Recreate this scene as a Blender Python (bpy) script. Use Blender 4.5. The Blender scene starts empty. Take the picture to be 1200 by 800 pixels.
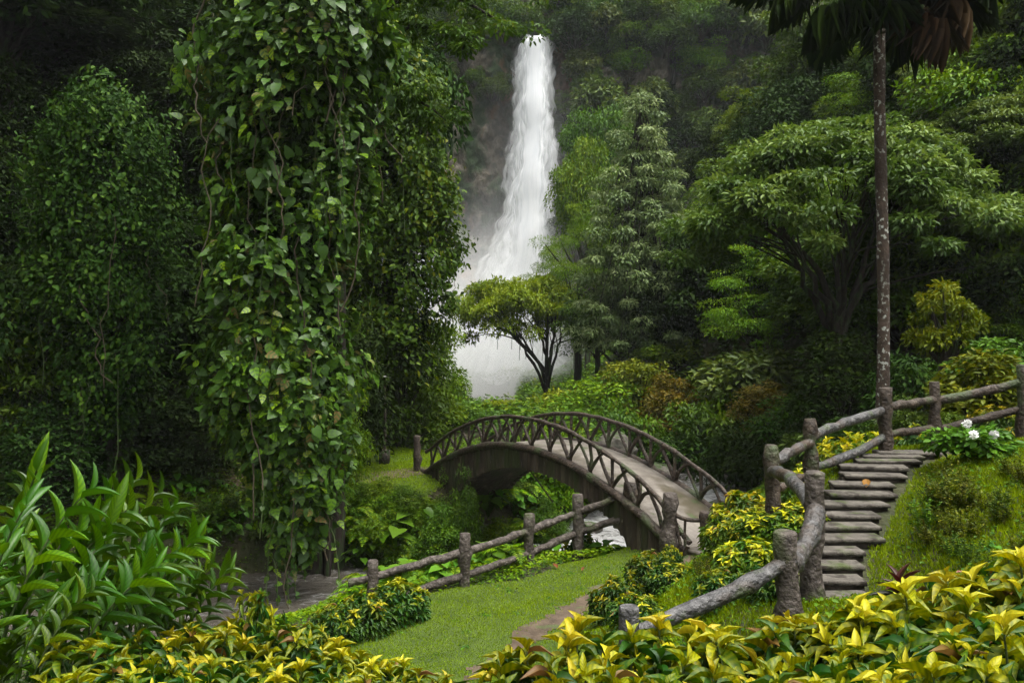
import bpy, math, random
import numpy as np
from mathutils import Vector
PI = math.pi
R_ = math.radians
sc = bpy.context.scene
COL = sc.collection

# ------------------------------------------------------------------ camera, sky, sun, exposure
CAMZ = 5.0
cam_d = bpy.data.cameras.new('camera'); cam = bpy.data.objects.new('camera', cam_d); COL.objects.link(cam)
cam.location = (0, 0, CAMZ); cam.rotation_euler = (R_(90), 0, 0)
cam_d.lens = 30; cam_d.sensor_width = 36; cam_d.clip_start = 0.05; cam_d.clip_end = 2000
sc.camera = cam
SUN_EL, SUN_AZ = 74, 125          # degrees; azimuth clockwise from +Y (towards the waterfall)
w = bpy.data.worlds.new('World'); sc.world = w; w.use_nodes = True
nt = w.node_tree; nt.nodes.clear()
sky = nt.nodes.new('ShaderNodeTexSky'); sky.sky_type = 'NISHITA'; sky.sun_disc = False
sky.sun_elevation = R_(SUN_EL); sky.sun_rotation = R_(SUN_AZ); sky.dust_density = 6; sky.air_density = 1.0; sky.ozone_density = 1.0
hs = nt.nodes.new('ShaderNodeHueSaturation'); hs.inputs['Saturation'].default_value = 0.12
bg = nt.nodes.new('ShaderNodeBackground'); bg.inputs[1].default_value = 0.15
wo = nt.nodes.new('ShaderNodeOutputWorld')
nt.links.new(sky.outputs[0], hs.inputs['Color']); nt.links.new(hs.outputs[0], bg.inputs[0]); nt.links.new(bg.outputs[0], wo.inputs[0])
sd = bpy.data.lights.new('sun', 'SUN'); sun = bpy.data.objects.new('sun', sd); COL.objects.link(sun)
sd.energy = 1.5; sd.angle = R_(35); sd.color = (1.0, 0.96, 0.88)
_d = Vector((math.sin(R_(SUN_AZ))*math.cos(R_(SUN_EL)), math.cos(R_(SUN_AZ))*math.cos(R_(SUN_EL)), math.sin(R_(SUN_EL))))
sun.rotation_euler = (-_d).to_track_quat('-Z', 'Y').to_euler(); sun.location = _d*100
sc.view_settings.view_transform = 'Standard'; sc.view_settings.look = 'None'
sc.view_settings.exposure = 1.38; sc.view_settings.gamma = 1
cy = sc.cycles
cy.max_bounces = 6; cy.diffuse_bounces = 3; cy.glossy_bounces = 2; cy.transmission_bounces = 4
cy.volume_bounces = 4; cy.transparent_max_bounces = 16; cy.use_denoising = True
cy.sample_clamp_indirect = 4; cy.use_adaptive_sampling = True; cy.adaptive_threshold = 0.02
cy.volume_step_rate = 2.0; cy.volume_max_steps = 128
cy.caustics_reflective = False; cy.caustics_refractive = False
sc.render.use_persistent_data = False

rng = np.random.default_rng(7)
random.seed(7)

# ------------------------------------------------------------------ mesh accumulator
class Acc:
    def __init__(s): s.V = []; s.F = []; s.M = []; s.Rn = []; s.U = []; s.n = 0; s.uv = False
    def add(s, V, F, mi=0, rnd=0.5, uv=None):
        V = np.asarray(V, dtype=np.float64).reshape(-1, 3); F = np.asarray(F, dtype=np.int64)
        s.V.append(V); s.F.append(F + s.n); s.M.append(np.full(len(F), mi))
        s.Rn.append(np.broadcast_to(np.asarray(rnd, dtype=float), (len(V),)))
        if uv is None: uv = np.zeros((len(V), 2))
        s.U.append(uv); s.n += len(V)
    def build(s, name, mats, parent=None, smooth=False, loc=None):
        V = np.concatenate(s.V); me = bpy.data.meshes.new(name)
        me.vertices.add(len(V)); me.vertices.foreach_set('co', V.astype(np.float32).ravel())
        loops = np.concatenate([f.ravel() for f in s.F]); tot = np.concatenate([np.full(len(f), f.shape[1]) for f in s.F])
        me.loops.add(len(loops)); me.loops.foreach_set('vertex_index', loops.astype(np.int32))
        st = np.concatenate([[0], np.cumsum(tot)[:-1]])
        me.polygons.add(len(tot)); me.polygons.foreach_set('loop_start', st.astype(np.int32))
        me.polygons.foreach_set('material_index', np.concatenate(s.M).astype(np.int32))
        if smooth: me.polygons.foreach_set('use_smooth', np.ones(len(tot), dtype=bool))
        a = me.attributes.new('rnd', 'FLOAT', 'POINT'); a.data.foreach_set('value', np.concatenate(s.Rn).astype(np.float32))
        uvl = me.uv_layers.new(name='UVMap'); U = np.concatenate(s.U)
        uvl.data.foreach_set('uv', U[loops].astype(np.float32).ravel())
        me.update(calc_edges=True); me.validate()
        for m in (mats if isinstance(mats, (list, tuple)) else [mats]): me.materials.append(m)
        o = bpy.data.objects.new(name, me); COL.objects.link(o)
        if parent: o.parent = parent
        if loc is not None: o.location = loc
        return o

def tag(o, label=None, cat=None, group=None, kind=None):
    if label: o['label'] = label
    if cat: o['category'] = cat
    if group: o['group'] = group
    if kind: o['kind'] = kind
    return o
def empty(name, loc=(0, 0, 0), rz=0):
    o = bpy.data.objects.new(name, None); COL.objects.link(o); o.location = loc; o.rotation_euler = (0, 0, rz)
    o.empty_display_size = 0.1
    return o
def copy_tree(r):
    c = r.copy(); COL.objects.link(c)
    for ch in list(r.children):
        d = ch.copy(); COL.objects.link(d); d.parent = c
        for g in list(ch.children):
            e = g.copy(); COL.objects.link(e); e.parent = d
    return c
_used = set()
def inst(proto):
    if proto.as_pointer() in _used: return copy_tree(proto)
    _used.add(proto.as_pointer()); return proto

def norm(v): return v/np.maximum(np.linalg.norm(v, axis=-1, keepdims=True), 1e-9)

# ------------------------------------------------------------------ leaf templates: (verts u,v,w), faces, uv
def tpl_grid(k, prof, fold=0.15, droop=0.3, wave=0.0):
    V = []; F = []; U = []
    for i in range(k+1):
        u = i/k; wd = prof(u)
        z = -droop*u*u
        for v in (-0.5, 0, 0.5):
            V.append((u*(1-0.25*droop*u), v*wd, z + fold*abs(v)*wd + wave*math.sin(u*14)*abs(v)))
            U.append((u, v+0.5))
    for i in range(k):
        for j in range(2):
            a = i*3+j; F.append((a, a+1, a+4, a+3))
    return np.array(V), np.array(F), np.array(U)
T_DIA = (np.array([(0, 0, 0), (.45, -.5, .07), (1, 0, -.12), (.45, .5, .07)], float), np.array([(0, 1, 2), (0, 2, 3)]), np.array([(0, .5), (.45, 0), (1, .5), (.45, 1)], float))
T_OV = (np.array([(0, 0, 0), (.2, -.42, .06), (.6, -.46, .03), (1, 0, -.18), (.6, .46, .03), (.2, .42, .06)], float),
        np.array([(0, 1, 2, 3), (0, 3, 4, 5)]), np.array([(0, .5), (.2, 0), (.6, 0), (1, .5), (.6, 1), (.2, 1)], float))
T_HEART = (np.array([(0, 0, 0), (-.08, -.3, .05), (.12, -.52, .08), (.45, -.5, .05), (.75, -.25, -.05), (1, 0, -.2), (.75, .25, -.05), (.45, .5, .05), (.12, .52, .08), (-.08, .3, .05), (.45, 0, -.03)], float),
           np.array([(0, 1, 2, 10), (10, 2, 3, 4), (10, 4, 5, 6), (10, 6, 7, 8), (0, 10, 8, 9)]),
           np.array([(0, .5), (0, .2), (.12, 0), (.45, 0), (.75, .25), (1, .5), (.75, .75), (.45, 1), (.12, 1), (0, .8), (.45, .5)], float))
lance = lambda u: (math.sin(PI*min(1, u**0.8))**0.8)*0.98+0.02
T_CROTON = tpl_grid(5, lambda u: (math.sin(PI*u**0.85)**0.9)*0.97+0.03, fold=.5, droop=.45, wave=.05)
T_GINGER = tpl_grid(6, lambda u: (math.sin(PI*u**0.7)**0.7)*0.97+0.03, fold=.35, droop=.32)
T_BLADE = (np.array([(0, -.5, 0), (0, .5, 0), (.55, .35, .03), (.55, -.35, .03), (1, 0, -.15)], float), None, None)

def leaves(acc, P, D, N, L, W, T, rnd, mi=0):
    n = len(P)
    D = norm(D); S = norm(np.cross(D, N)); N2 = np.cross(S, D)
    L = np.broadcast_to(np.asarray(L, float), (n,)); W = np.broadcast_to(np.asarray(W, float), (n,))
    tv, tf, tu = T
    V = P[:, None, :] + (L[:, None]*tv[None, :, 0])[..., None]*D[:, None] + (W[:, None]*tv[None, :, 1])[..., None]*S[:, None] + (L[:, None]*tv[None, :, 2])[..., None]*N2[:, None]
    k = len(tv)
    F = (np.arange(n)*k)[:, None, None] + tf[None]
    acc.add(V.reshape(-1, 3), F.reshape(-1, tf.shape[1]), mi, np.repeat(rnd, k), np.tile(tu, (n, 1)))

def tube(acc, pts, rad, sides=7, mi=0, rnd=0.5, rough=0.0, r=None, cap=True):
    pts = np.asarray(pts, float); m = len(pts); rad = np.broadcast_to(np.asarray(rad, float), (m,))
    t = np.gradient(pts, axis=0); t = norm(t)
    ref = np.array([0, 0, 1.0]) if abs(t[0][2]) < 0.8 else np.array([1.0, 0, 0])
    a = norm(np.cross(t, ref)); b = np.cross(t, a)
    th = np.arange(sides)*2*PI/sides
    rr = rad[:, None]*np.ones((1, sides))
    if rough: rr = rr*(1+rough*(r or rng).standard_normal((m, sides)))
    V = pts[:, None] + (np.cos(th)*rr)[..., None]*a[:, None] + (np.sin(th)*rr)[..., None]*b[:, None]
    F = []
    for i in range(m-1):
        for j in range(sides):
            j2 = (j+1) % sides; F.append((i*sides+j, i*sides+j2, (i+1)*sides+j2, (i+1)*sides+j))
    uv = np.stack([np.tile(th/(2*PI), m), np.repeat(np.arange(m)/max(1, m-1), sides)], 1)
    acc.add(V.reshape(-1, 3), F, mi, rnd, uv)
    if cap:
        for i, rev in ((0, True), (m-1, False)):
            c = pts[i]; ring = V[i]; vv = np.vstack([ring, c[None]])
            ff = [(j, (j+1) % sides, sides) if not rev else ((j+1) % sides, j, sides) for j in range(sides)]
            acc.add(vv, ff, mi, rnd, None)
def bez(p0, p1, p2, n=8):
    t = np.linspace(0, 1, n)[:, None]
    return (1-t)**2*np.asarray(p0, float)+2*t*(1-t)*np.asarray(p1, float)+t*t*np.asarray(p2, float)
def box(acc, c, s, rz=0, mi=0, rnd=.5, jit=0.0, bev=0.0):
    x, y, z = [v/2 for v in s]; b = bev
    if b:   # box with chamfered top edge
        V = np.array([(-x, -y, -z), (x, -y, -z), (x, y, -z), (-x, y, -z), (-x, -y, z-b), (x, -y, z-b), (x, y, z-b), (-x, y, z-b), (-x+b, -y+b, z), (x-b, -y+b, z), (x-b, y-b, z), (-x+b, y-b, z)])
        F = [(0, 3, 2, 1), (8, 9, 10, 11)] + [(a, (a+1) % 4, (a+1) % 4+4, a+4) for a in range(4)] + [(a+4, (a+1) % 4+4, (a+1) % 4+8, a+8) for a in range(4)]
    else:
        V = np.array([(-x, -y, -z), (x, -y, -z), (x, y, -z), (-x, y, -z), (-x, -y, z), (x, -y, z), (x, y, z), (-x, y, z)])
        F = [(0, 3, 2, 1), (4, 5, 6, 7), (0, 1, 5, 4), (1, 2, 6, 5), (2, 3, 7, 6), (3, 0, 4, 7)]
    if jit: V = V + rng.uniform(-jit, jit, V.shape)
    cs, sn = math.cos(rz), math.sin(rz)
    V = np.stack([V[:, 0]*cs-V[:, 1]*sn, V[:, 0]*sn+V[:, 1]*cs, V[:, 2]], 1)+np.asarray(c, float)
    acc.add(V, F, mi, rnd)

# ------------------------------------------------------------------ materials
def newmat(name):
    m = bpy.data.materials.new(name); m.use_nodes = True; m.node_tree.nodes.clear(); return m, m.node_tree.nodes, m.node_tree.links
def ramp(N, stops, interp='LINEAR'):
    r = N.new('ShaderNodeValToRGB'); e = r.color_ramp.elements; r.color_ramp.interpolation = interp
    while len(e) > 1: e.remove(e[-1])
    e[0].position = stops[0][0]; e[0].color = (*stops[0][1], 1)
    for p, c in stops[1:]:
        q = e.new(p); q.color = (*c, 1)
    return r
def leafmat(name, stops, rough=.55, trans=.22, spec=.14, vein=None, objvar=.25, huefix=0.0):
    m, N, L = newmat(name)
    at = N.new('ShaderNodeAttribute'); at.attribute_name = 'rnd'
    rp = ramp(N, stops); L.new(at.outputs['Fac'], rp.inputs[0]); col = rp.outputs[0]
    oi = N.new('ShaderNodeObjectInfo')
    if vein:
        uv = N.new('ShaderNodeUVMap'); sp = N.new('ShaderNodeSeparateXYZ'); L.new(uv.outputs[0], sp.inputs[0])
        def mth(op, a, b=None):
            n = N.new('ShaderNodeMath'); n.operation = op
            for i, v in enumerate((a, b)):
                if v is None: continue
                if isinstance(v, (int, float)): n.inputs[i].default_value = v
                else: L.new(v, n.inputs[i])
            return n.outputs[0]
        v = mth('ABSOLUTE', mth('SUBTRACT', sp.outputs[1], .5))          # 0 midrib .. 0.5 edge
        ph = mth('SUBTRACT', mth('MULTIPLY', sp.outputs[0], vein['n']), mth('MULTIPLY', v, vein['n']*.55))
        s = mth('ABSOLUTE', mth('SINE', ph))
        s = mth('POWER', s, 2.2)                                          # 0 on side veins, 1 between
        mid = mth('MINIMUM', mth('MULTIPLY', v, 14.0), 1.0)
        f = mth('MULTIPLY', s, mid)
        # leaves with high rnd lose the green between the veins
        k = mth('SUBTRACT', 1.0, mth('MULTIPLY', at.outputs['Fac'], vein['fade']))
        k = mth('MAXIMUM', k, 0.0)
        f = mth('MULTIPLY', f, k)
        mx = N.new('ShaderNodeMix'); mx.data_type = 'RGBA'; L.new(f, mx.inputs[0]); L.new(col, mx.inputs[6]); mx.inputs[7].default_value = (*vein['col'], 1)
        col = mx.outputs[2]
    hsv = N.new('ShaderNodeHueSaturation')
    mr = N.new('ShaderNodeMapRange'); L.new(oi.outputs['Random'], mr.inputs[0]); mr.inputs[3].default_value = 1-objvar; mr.inputs[4].default_value = 1+objvar
    mh = N.new('ShaderNodeMapRange'); L.new(oi.outputs['Random'], mh.inputs[0]); mh.inputs[3].default_value = .466; mh.inputs[4].default_value = .495+huefix; hsv.inputs['Saturation'].default_value = 1.12; mh.inputs[3].default_value += huefix
    L.new(mr.outputs[0], hsv.inputs['Value']); L.new(mh.outputs[0], hsv.inputs['Hue']); L.new(col, hsv.inputs['Color']); col = hsv.outputs[0]
    b = N.new('ShaderNodeBsdfPrincipled'); L.new(col, b.inputs['Base Color']); b.inputs['Roughness'].default_value = rough
    b.inputs['Specular IOR Level'].default_value = spec
    o = N.new('ShaderNodeOutputMaterial')
    if trans:
        t = N.new('ShaderNodeBsdfTranslucent'); h2 = N.new('ShaderNodeHueSaturation'); h2.inputs['Value'].default_value = 1.5; h2.inputs['Hue'].default_value = .485
        L.new(col, h2.inputs['Color']); L.new(h2.outputs[0], t.inputs[0])
        mx = N.new('ShaderNodeMixShader'); mx.inputs[0].default_value = trans
        L.new(b.outputs[0], mx.inputs[1]); L.new(t.outputs[0], mx.inputs[2]); L.new(mx.outputs[0], o.inputs[0])
    else: L.new(b.outputs[0], o.inputs[0])
    return m
def noisemat(name, stops, scale=3, detail=8, rough=.9, bump=.3, bscale=None, stretch=(1, 1, 1), spots=None, bdist=.05, coord='Object', spec=.3, moss=None):
    m, N, L = newmat(name)
    tc = N.new('ShaderNodeTexCoord'); mp = N.new('ShaderNodeMapping'); mp.inputs['Scale'].default_value = stretch
    L.new(tc.outputs[coord], mp.inputs[0])
    n = N.new('ShaderNodeTexNoise'); n.inputs['Scale'].default_value = scale; n.inputs['Detail'].default_value = detail; n.inputs['Roughness'].default_value = .65
    L.new(mp.outputs[0], n.inputs[0]); rp = ramp(N, stops); L.new(n.outputs[0], rp.inputs[0]); col = rp.outputs[0]
    for (c, sc_, lo, hi) in (spots or []):
        n2 = N.new('ShaderNodeTexNoise'); n2.inputs['Scale'].default_value = sc_; n2.inputs['Detail'].default_value = 6; L.new(mp.outputs[0], n2.inputs[0])
        mr = N.new('ShaderNodeMapRange'); mr.inputs[1].default_value = lo; mr.inputs[2].default_value = hi; L.new(n2.outputs[0], mr.inputs[0])
        mx = N.new('ShaderNodeMix'); mx.data_type = 'RGBA'; L.new(mr.outputs[0], mx.inputs[0]); L.new(col, mx.inputs[6]); mx.inputs[7].default_value = (*c, 1); col = mx.outputs[2]
    if moss:   # green growth on surfaces that face up
        g = N.new('ShaderNodeNewGeometry'); sp = N.new('ShaderNodeSeparateXYZ'); L.new(g.outputs['Normal'], sp.inputs[0])
        n3 = N.new('ShaderNodeTexNoise'); n3.inputs['Scale'].default_value = 6; n3.inputs['Detail'].default_value = 6; L.new(mp.outputs[0], n3.inputs[0])
        ad = N.new('ShaderNodeMath'); ad.operation = 'MULTIPLY'; L.new(sp.outputs[2], ad.inputs[0]); L.new(n3.outputs[0], ad.inputs[1])
        mr = N.new('ShaderNodeMapRange'); mr.inputs[1].default_value = moss[1]; mr.inputs[2].default_value = moss[1]+.15; L.new(ad.outputs[0], mr.inputs[0])
        mx = N.new('ShaderNodeMix'); mx.data_type = 'RGBA'; L.new(mr.outputs[0], mx.inputs[0]); L.new(col, mx.inputs[6]); mx.inputs[7].default_value = (*moss[0], 1); col = mx.outputs[2]
    b = N.new('ShaderNodeBsdfPrincipled'); L.new(col, b.inputs['Base Color']); b.inputs['Roughness'].default_value = rough; b.inputs['Specular IOR Level'].default_value = spec
    if bump:
        nb = N.new('ShaderNodeTexNoise'); nb.inputs['Scale'].default_value = bscale or scale*3; nb.inputs['Detail'].default_value = 8; L.new(mp.outputs[0], nb.inputs[0])
        bp = N.new('ShaderNodeBump'); bp.inputs['Strength'].default_value = bump; bp.inputs['Distance'].default_value = bdist; L.new(nb.outputs[0], bp.inputs['Height']); L.new(bp.outputs[0], b.inputs['Normal'])
    o = N.new('ShaderNodeOutputMaterial'); L.new(b.outputs[0], o.inputs[0]); return m

G = lambda k, a=1.0: tuple(a*x for x in k)
M = {}
M['leaf_mid'] = leafmat('leaf_mid', [(0, (.012, .034, .005)), (.5, (.030, .078, .010)), (.85, (.065, .135, .016)), (1, (.13, .17, .022))], .5)
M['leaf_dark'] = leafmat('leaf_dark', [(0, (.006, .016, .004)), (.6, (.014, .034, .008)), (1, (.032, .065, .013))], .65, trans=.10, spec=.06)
M['leaf_bright'] = leafmat('leaf_bright', [(0, (.022, .070, .006)), (.5, (.060, .150, .011)), (1, (.15, .24, .020))], .5)
M['leaf_grey'] = leafmat('leaf_grey', [(0, (.018, .045, .008)), (.5, (.050, .095, .018)), (1, (.135, .195, .045))], .5, spec=.22)
M['leaf_yel'] = leafmat('leaf_yel', [(0, (.035, .070, .006)), (.5, (.080, .125, .010)), (1, (.19, .21, .02))], .5)
M['leaf_brown'] = leafmat('leaf_brown', [(0, (.035, .045, .006)), (.5, (.090, .090, .012)), (1, (.17, .14, .02))], .5)
M['leaf_olive'] = leafmat('leaf_olive', [(0, (.022, .040, .005)), (.6, (.060, .085, .010)), (1, (.13, .15, .02))], .5)
M['leaf_vine'] = leafmat('leaf_vine', [(0, (.014, .042, .007)), (.4, (.036, .105, .014)), (.76, (.080, .190, .022)), (.87, (.16, .30, .026)), (.94, (.13, .12, .035)), (1, (.15, .11, .045))], .45, spec=.3,
                         vein=dict(n=9, fade=-.0, col=(.03, .08, .018)))
M['ginger'] = leafmat('ginger', [(0, (.008, .036, .004)), (.6, (.030, .098, .008)), (1, (.095, .20, .018))], .38, trans=.25, spec=.3, vein=dict(n=26, fade=.3, col=(.025, .085, .012)))
M['croton'] = leafmat('croton', [(0, (.018, .050, .008)), (.3, (.090, .12, .010)), (.6, (.23, .215, .018)), (.93, (.43, .355, .055)), (.96, (.42, .34, .055)), (1, (.14, .075, .03))], .5, trans=.22, spec=.25,
                      vein=dict(n=15, fade=.86, col=(.022, .060, .008)), objvar=.1, huefix=.03)
M['broad'] = leafmat('broad', [(0, (.018, .06, .009)), (.6, (.045, .13, .018)), (1, (.09, .21, .035))], .4)
M['croton_bright'] = leafmat('croton_bright', [(0, (.03, .075, .008)), (.25, (.16, .19, .012)), (.5, (.38, .35, .025)), (.93, (.62, .54, .09)), (1, (.30, .20, .05))], .45, trans=.25, spec=.25, vein=dict(n=15, fade=1.1, col=(.05, .10, .012)), objvar=.1, huefix=.03)
M['leaf_silver'] = leafmat('leaf_silver', [(0, (.022, .050, .014)), (.5, (.085, .135, .045)), (1, (.24, .30, .14))], .5, spec=.25)
M['leaf_lime'] = leafmat('leaf_lime', [(0, (.04, .10, .010)), (.5, (.11, .22, .022)), (1, (.24, .36, .05))], .5)
M['red'] = leafmat('red', huefix=.03, stops=[(0, (.012, .025, .010)), (.5, (.026, .016, .012)), (1, (.07, .012, .016))], rough=.4, trans=.1)
M['grass'] = leafmat('grass', [(0, (.055, .105, .007)), (.35, (.125, .225, .014)), (.7, (.19, .31, .022)), (.95, (.27, .36, .04)), (1, (.30, .25, .09))], .5, trans=.3)
M['stem'] = noisemat('stem', [(.3, (.03, .06, .015)), (.7, (.07, .09, .03))], 5, rough=.6)
M['bark'] = noisemat('bark', [(.3, (.008, .006, .004)), (.7, (.032, .024, .016))], 4, bump=.8, stretch=(3, 3, .6), spots=[((.03, .05, .015), 2.0, .52, .62)])
M['palm_bark'] = noisemat('palm_bark', [(.3, (.025, .018, .012)), (.7, (.08, .055, .04))], 5, bump=.8, stretch=(1.2, 1.2, 1.0), spots=[((.34, .35, .31), 9.0, .57, .62), ((.03, .02, .014), .5, .5, .6)])
M['log'] = noisemat('log', [(.3, (.012, .009, .006)), (.5, (.050, .038, .029)), (.72, (.15, .128, .11))], 9, bump=1, bdist=.05, bscale=16, stretch=(1, 1, 1), rough=.7, spec=.45, spots=[((.05, .06, .02), 1.7, .56, .68)])
M['log_grey'] = noisemat('log_grey', [(.3, (.014, .013, .012)), (.5, (.046, .044, .043)), (.72, (.14, .135, .13))], 9, bump=1, bdist=.05, bscale=16, rough=.5, spec=.5, spots=[((.045, .030, .018), 2.1, .48, .62), ((.035, .05, .015), 3.1, .58, .68)])
M['log_dark'] = noisemat('log_dark', [(.3, (.008, .005, .003)), (.5, (.032, .021, .013)), (.72, (.085, .062, .043))], 9, bump=1, bdist=.05, bscale=16, rough=.65, spec=.4, spots=[((.04, .055, .018), 1.9, .54, .66)])
M['bridge_side'] = noisemat('bridge_side', [(.25, (.010, .007, .004)), (.5, (.038, .028, .018)), (.75, (.12, .095, .068))], 3, bump=.8, stretch=(1.2, 1.2, .35), bscale=9, bdist=.05, spots=[((.025, .032, .008), 1.1, .50, .64), ((.20, .18, .15), 9, .68, .74)])
M['deck'] = noisemat('deck', [(.3, (.085, .073, .060)), (.7, (.20, .178, .15))], 3.5, bump=.5, bdist=.015, bscale=30, rough=.6, spots=[((.06, .05, .03), 1.1, .50, .64), ((.045, .06, .02), 2.3, .60, .70)])
M['step'] = noisemat('step', [(.3, (.040, .034, .027)), (.7, (.125, .112, .092))], 4, bump=.8, bdist=.03, bscale=18, rough=.8, spots=[((.045, .06, .015), 2.4, .56, .68), ((.03, .024, .018), 5, .54, .64)])
M['soil'] = noisemat('soil', [(.3, (.018, .022, .008)), (.5, (.030, .034, .012)), (.7, (.045, .035, .018))], .8, bump=.8, bscale=6, bdist=.12, rough=.95)
M['turf'] = noisemat('turf', [(.3, (.022, .040, .005)), (.7, (.055, .085, .008))], 1.5, bump=.6, bscale=25, bdist=.03, rough=.95)
M['dirt'] = noisemat('dirt', [(.3, (.035, .024, .015)), (.7, (.11, .080, .053))], 2.5, bump=.6, bscale=20, bdist=.02, rough=.95, spots=[((.05, .08, .02), 1.6, .55, .66)])
M['rock'] = noisemat('rock', [(.3, (.05, .045, .035)), (.7, (.17, .155, .13))], 2, bump=.9, bscale=5, bdist=.1, rough=.8, moss=((.035, .06, .012), .35))
M['cliff'] = noisemat('cliff', [(.35, (.020, .020, .012)), (.48, (.075, .065, .048)), (.56, (.13, .112, .085)), (.66, (.26, .225, .18))], .45, detail=14, bump=1.0, bscale=2.6, bdist=.45, rough=.95, stretch=(1, 1, .6),
                      spots=[((.20, .095, .045), .16, .56, .66), ((.025, .045, .016), .35, .47, .58), ((.36, .32, .26), .14, .64, .70)])
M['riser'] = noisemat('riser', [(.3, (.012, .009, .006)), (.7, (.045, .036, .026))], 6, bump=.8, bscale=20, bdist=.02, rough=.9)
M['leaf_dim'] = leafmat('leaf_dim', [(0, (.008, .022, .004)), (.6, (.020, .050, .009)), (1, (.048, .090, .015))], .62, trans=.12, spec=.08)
M['runner'] = noisemat('runner', [(.3, (.03, .024, .014)), (.7, (.085, .066, .04))], 5, rough=.8)
M['flower'] = leafmat('flower', huefix=.03, stops=[(0, (.7, .7, .68)), (1, (.8, .8, .78))], rough=.6, trans=.2)
M['pink'] = leafmat('pink', huefix=.03, stops=[(0, (.55, .30, .26)), (1, (.62, .38, .32))], rough=.6, trans=.1)
M['deadleaf'] = leafmat('deadleaf', huefix=.03, stops=[(0, (.09, .035, .015)), (1, (.17, .07, .03))], rough=.6, trans=.0)
M['paint'] = noisemat('paint', [(.3, (.25, .25, .24)), (.7, (.42, .42, .40))], 8, bump=.1, rough=.6)

# ------------------------------------------------------------------ terrain
CP = np.array([
 (0,0,3.3),(-5,0,3.3),(6,0,3.6),(0,-10,3.6),(-12,-10,3.5),(12,-10,4.5),(-25,-20,4),(25,-20,6),
 (2,5,2.7),(.5,5,2.4),(4,5,3.0),(-1.5,5,2.2),(-3,5.5,2.2),(-2.5,8,1.5),(-.6,8,1.1),(1,8,1.4),(-1,10.5,.4),(-3,11,.4),(1,12,.3),(0,14,0),(-2,16,-.05),(1.5,18,.1),(-3.3,15,-.2),
 (1.9,15,.15),(2.2,13,.8),(3,10.5,1.9),(2.9,9,2.0),(2,9,1.6),(3.4,13.5,1.6),(4.1,13.5,2.0),(5,14.7,2.3),(2.9,15.6,.6),(3.9,15.6,1.3),(4.5,16.5,1.0),(2.3,17.5,.25),(2.6,19.2,.35),
 (4.3,18.1,.72),(3.4,17.8,.62),(5.6,18.2,.78),(3.7,17.2,.6),(6.3,17.2,1.6),(6.2,19.2,.8),
 (8.4,17.8,2.7),(7,16.6,2.6),(7.5,18.5,1.4),(9.5,19,2.3),(7,22,.3),(9.5,22,2.4),
 (6.1,11,2.35),(7.3,13,2.9),(8,12,3.2),(10,14,3.6),(5.2,8,2.5),(6,5,3.1),(12,10,4),(11,18,3.0),(13,22,3.2),(9.5,17,3.0),(16,16,4.6),(20,15,6),(16,25,3.5),(22,24,6),
 (6,26,-.4),(10,27,1.0),(8,29,-.2),(12,30,1.6),
 (-3.7,7,1.7),(-6,8,1.4),(-5,10,.4),(-7,12,-.4),(-4,13,-.2),(-8,16,-1.2),(-6,17.5,-1.2),(-5,19.5,-1.35),(-3,19,-.6),(-4,17.5,-.5),(-10,8,1.2),(-16,10,.7),(-12,16,-1.2),(-16,16,-1),
 (0,19.8,-.1),(2.2,20.8,-.3),(-2,19.3,-.4),(1.2,21.5,-1),
 (-2,29,.72),(-1.6,28.2,.7),(-3,26.4,.35),(-5,26.8,.3),(-5,30,.8),(-8,27,.2),(-8,32,1.1),(-12,25,.3),(-14,30,2),(.8,30,-.1),(2,34,.4),(0,40,1.0),(-4,40,1.4),(3,45,.8),(-3,60,.2),(3,60,.6),(0,80,0),(14,36,1.0),(18,45,2),(20,60,2),(-20,60,2),(10,100,1),(-20,100,1),(60,60,4),(-60,60,4),(0,200,2),(90,0,8),(-90,0,6),(0,-90,4)], float)
def _rbf_fit():
    d = np.linalg.norm(CP[:, None, :2]-CP[None, :, :2], axis=2); n = len(CP)
    A = np.zeros((n+1, n+1)); A[:n, :n] = d; A[:n, n] = 1; A[n, :n] = 1
    return np.linalg.solve(A, np.append(CP[:, 2], 0))
WT = _rbf_fit()
RIV = np.array([(-2, 98, -1.0), (-2, 75, -1.0), (1, 56, -1.0), (5, 47, -1.0), (8.3, 39, -.95), (7.2, 33, -1.15), (4, 28.4, -1.35), (1.1, 24.6, -1.5), (-2.5, 23, -1.6), (-6, 22.6, -1.65), (-9, 20.9, -1.7), (-13, 19.6, -1.75), (-20, 18, -1.9), (-32, 17, -2.1)], float)
HR_Y = [18, 24, 30, 36, 45, 55, 70, 90, 110, 140]; HR_X = [60, 34, 22, 14, 11, 7.5, 6.0, 6, 7, 7]
HL_Y = [14, 20, 27, 34, 45, 70, 110, 140]; HL_X = [-45, -21, -12, -8.5, -8, -9, -13, -13]
STAIR = np.array([(4.15, 10.6, 1.75), (4.25, 11.0, 1.85), (4.9, 12.6, 2.22), (5.7, 13.9, 2.56), (6.5, 15.0, 2.86), (7.6, 16.0, 2.98), (9.2, 16.2, 3.05)], float)
def polyd(P, x, y):
    best = np.full(x.shape, 1e9); z = np.zeros(x.shape)
    for a, b in zip(P[:-1], P[1:]):
        ab = b[:2]-a[:2]; L2 = ab@ab
        t = np.clip(((x-a[0])*ab[0]+(y-a[1])*ab[1])/L2, 0, 1)
        d = np.hypot(x-(a[0]+t*ab[0]), y-(a[1]+t*ab[1])); zz = a[2]+t*(b[2]-a[2])
        m = d < best; best = np.where(m, d, best); z = np.where(m, zz, z)
    return best, z
def sstep(x): x = np.clip(x, 0, 1); return x*x*(3-2*x)
def wob(x, y, s): return (np.sin(x*s+1.3*np.sin(y*s*.7+.5))+np.sin(y*s*1.1+1.7*np.sin(x*s*.6+2)))*.5
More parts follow.
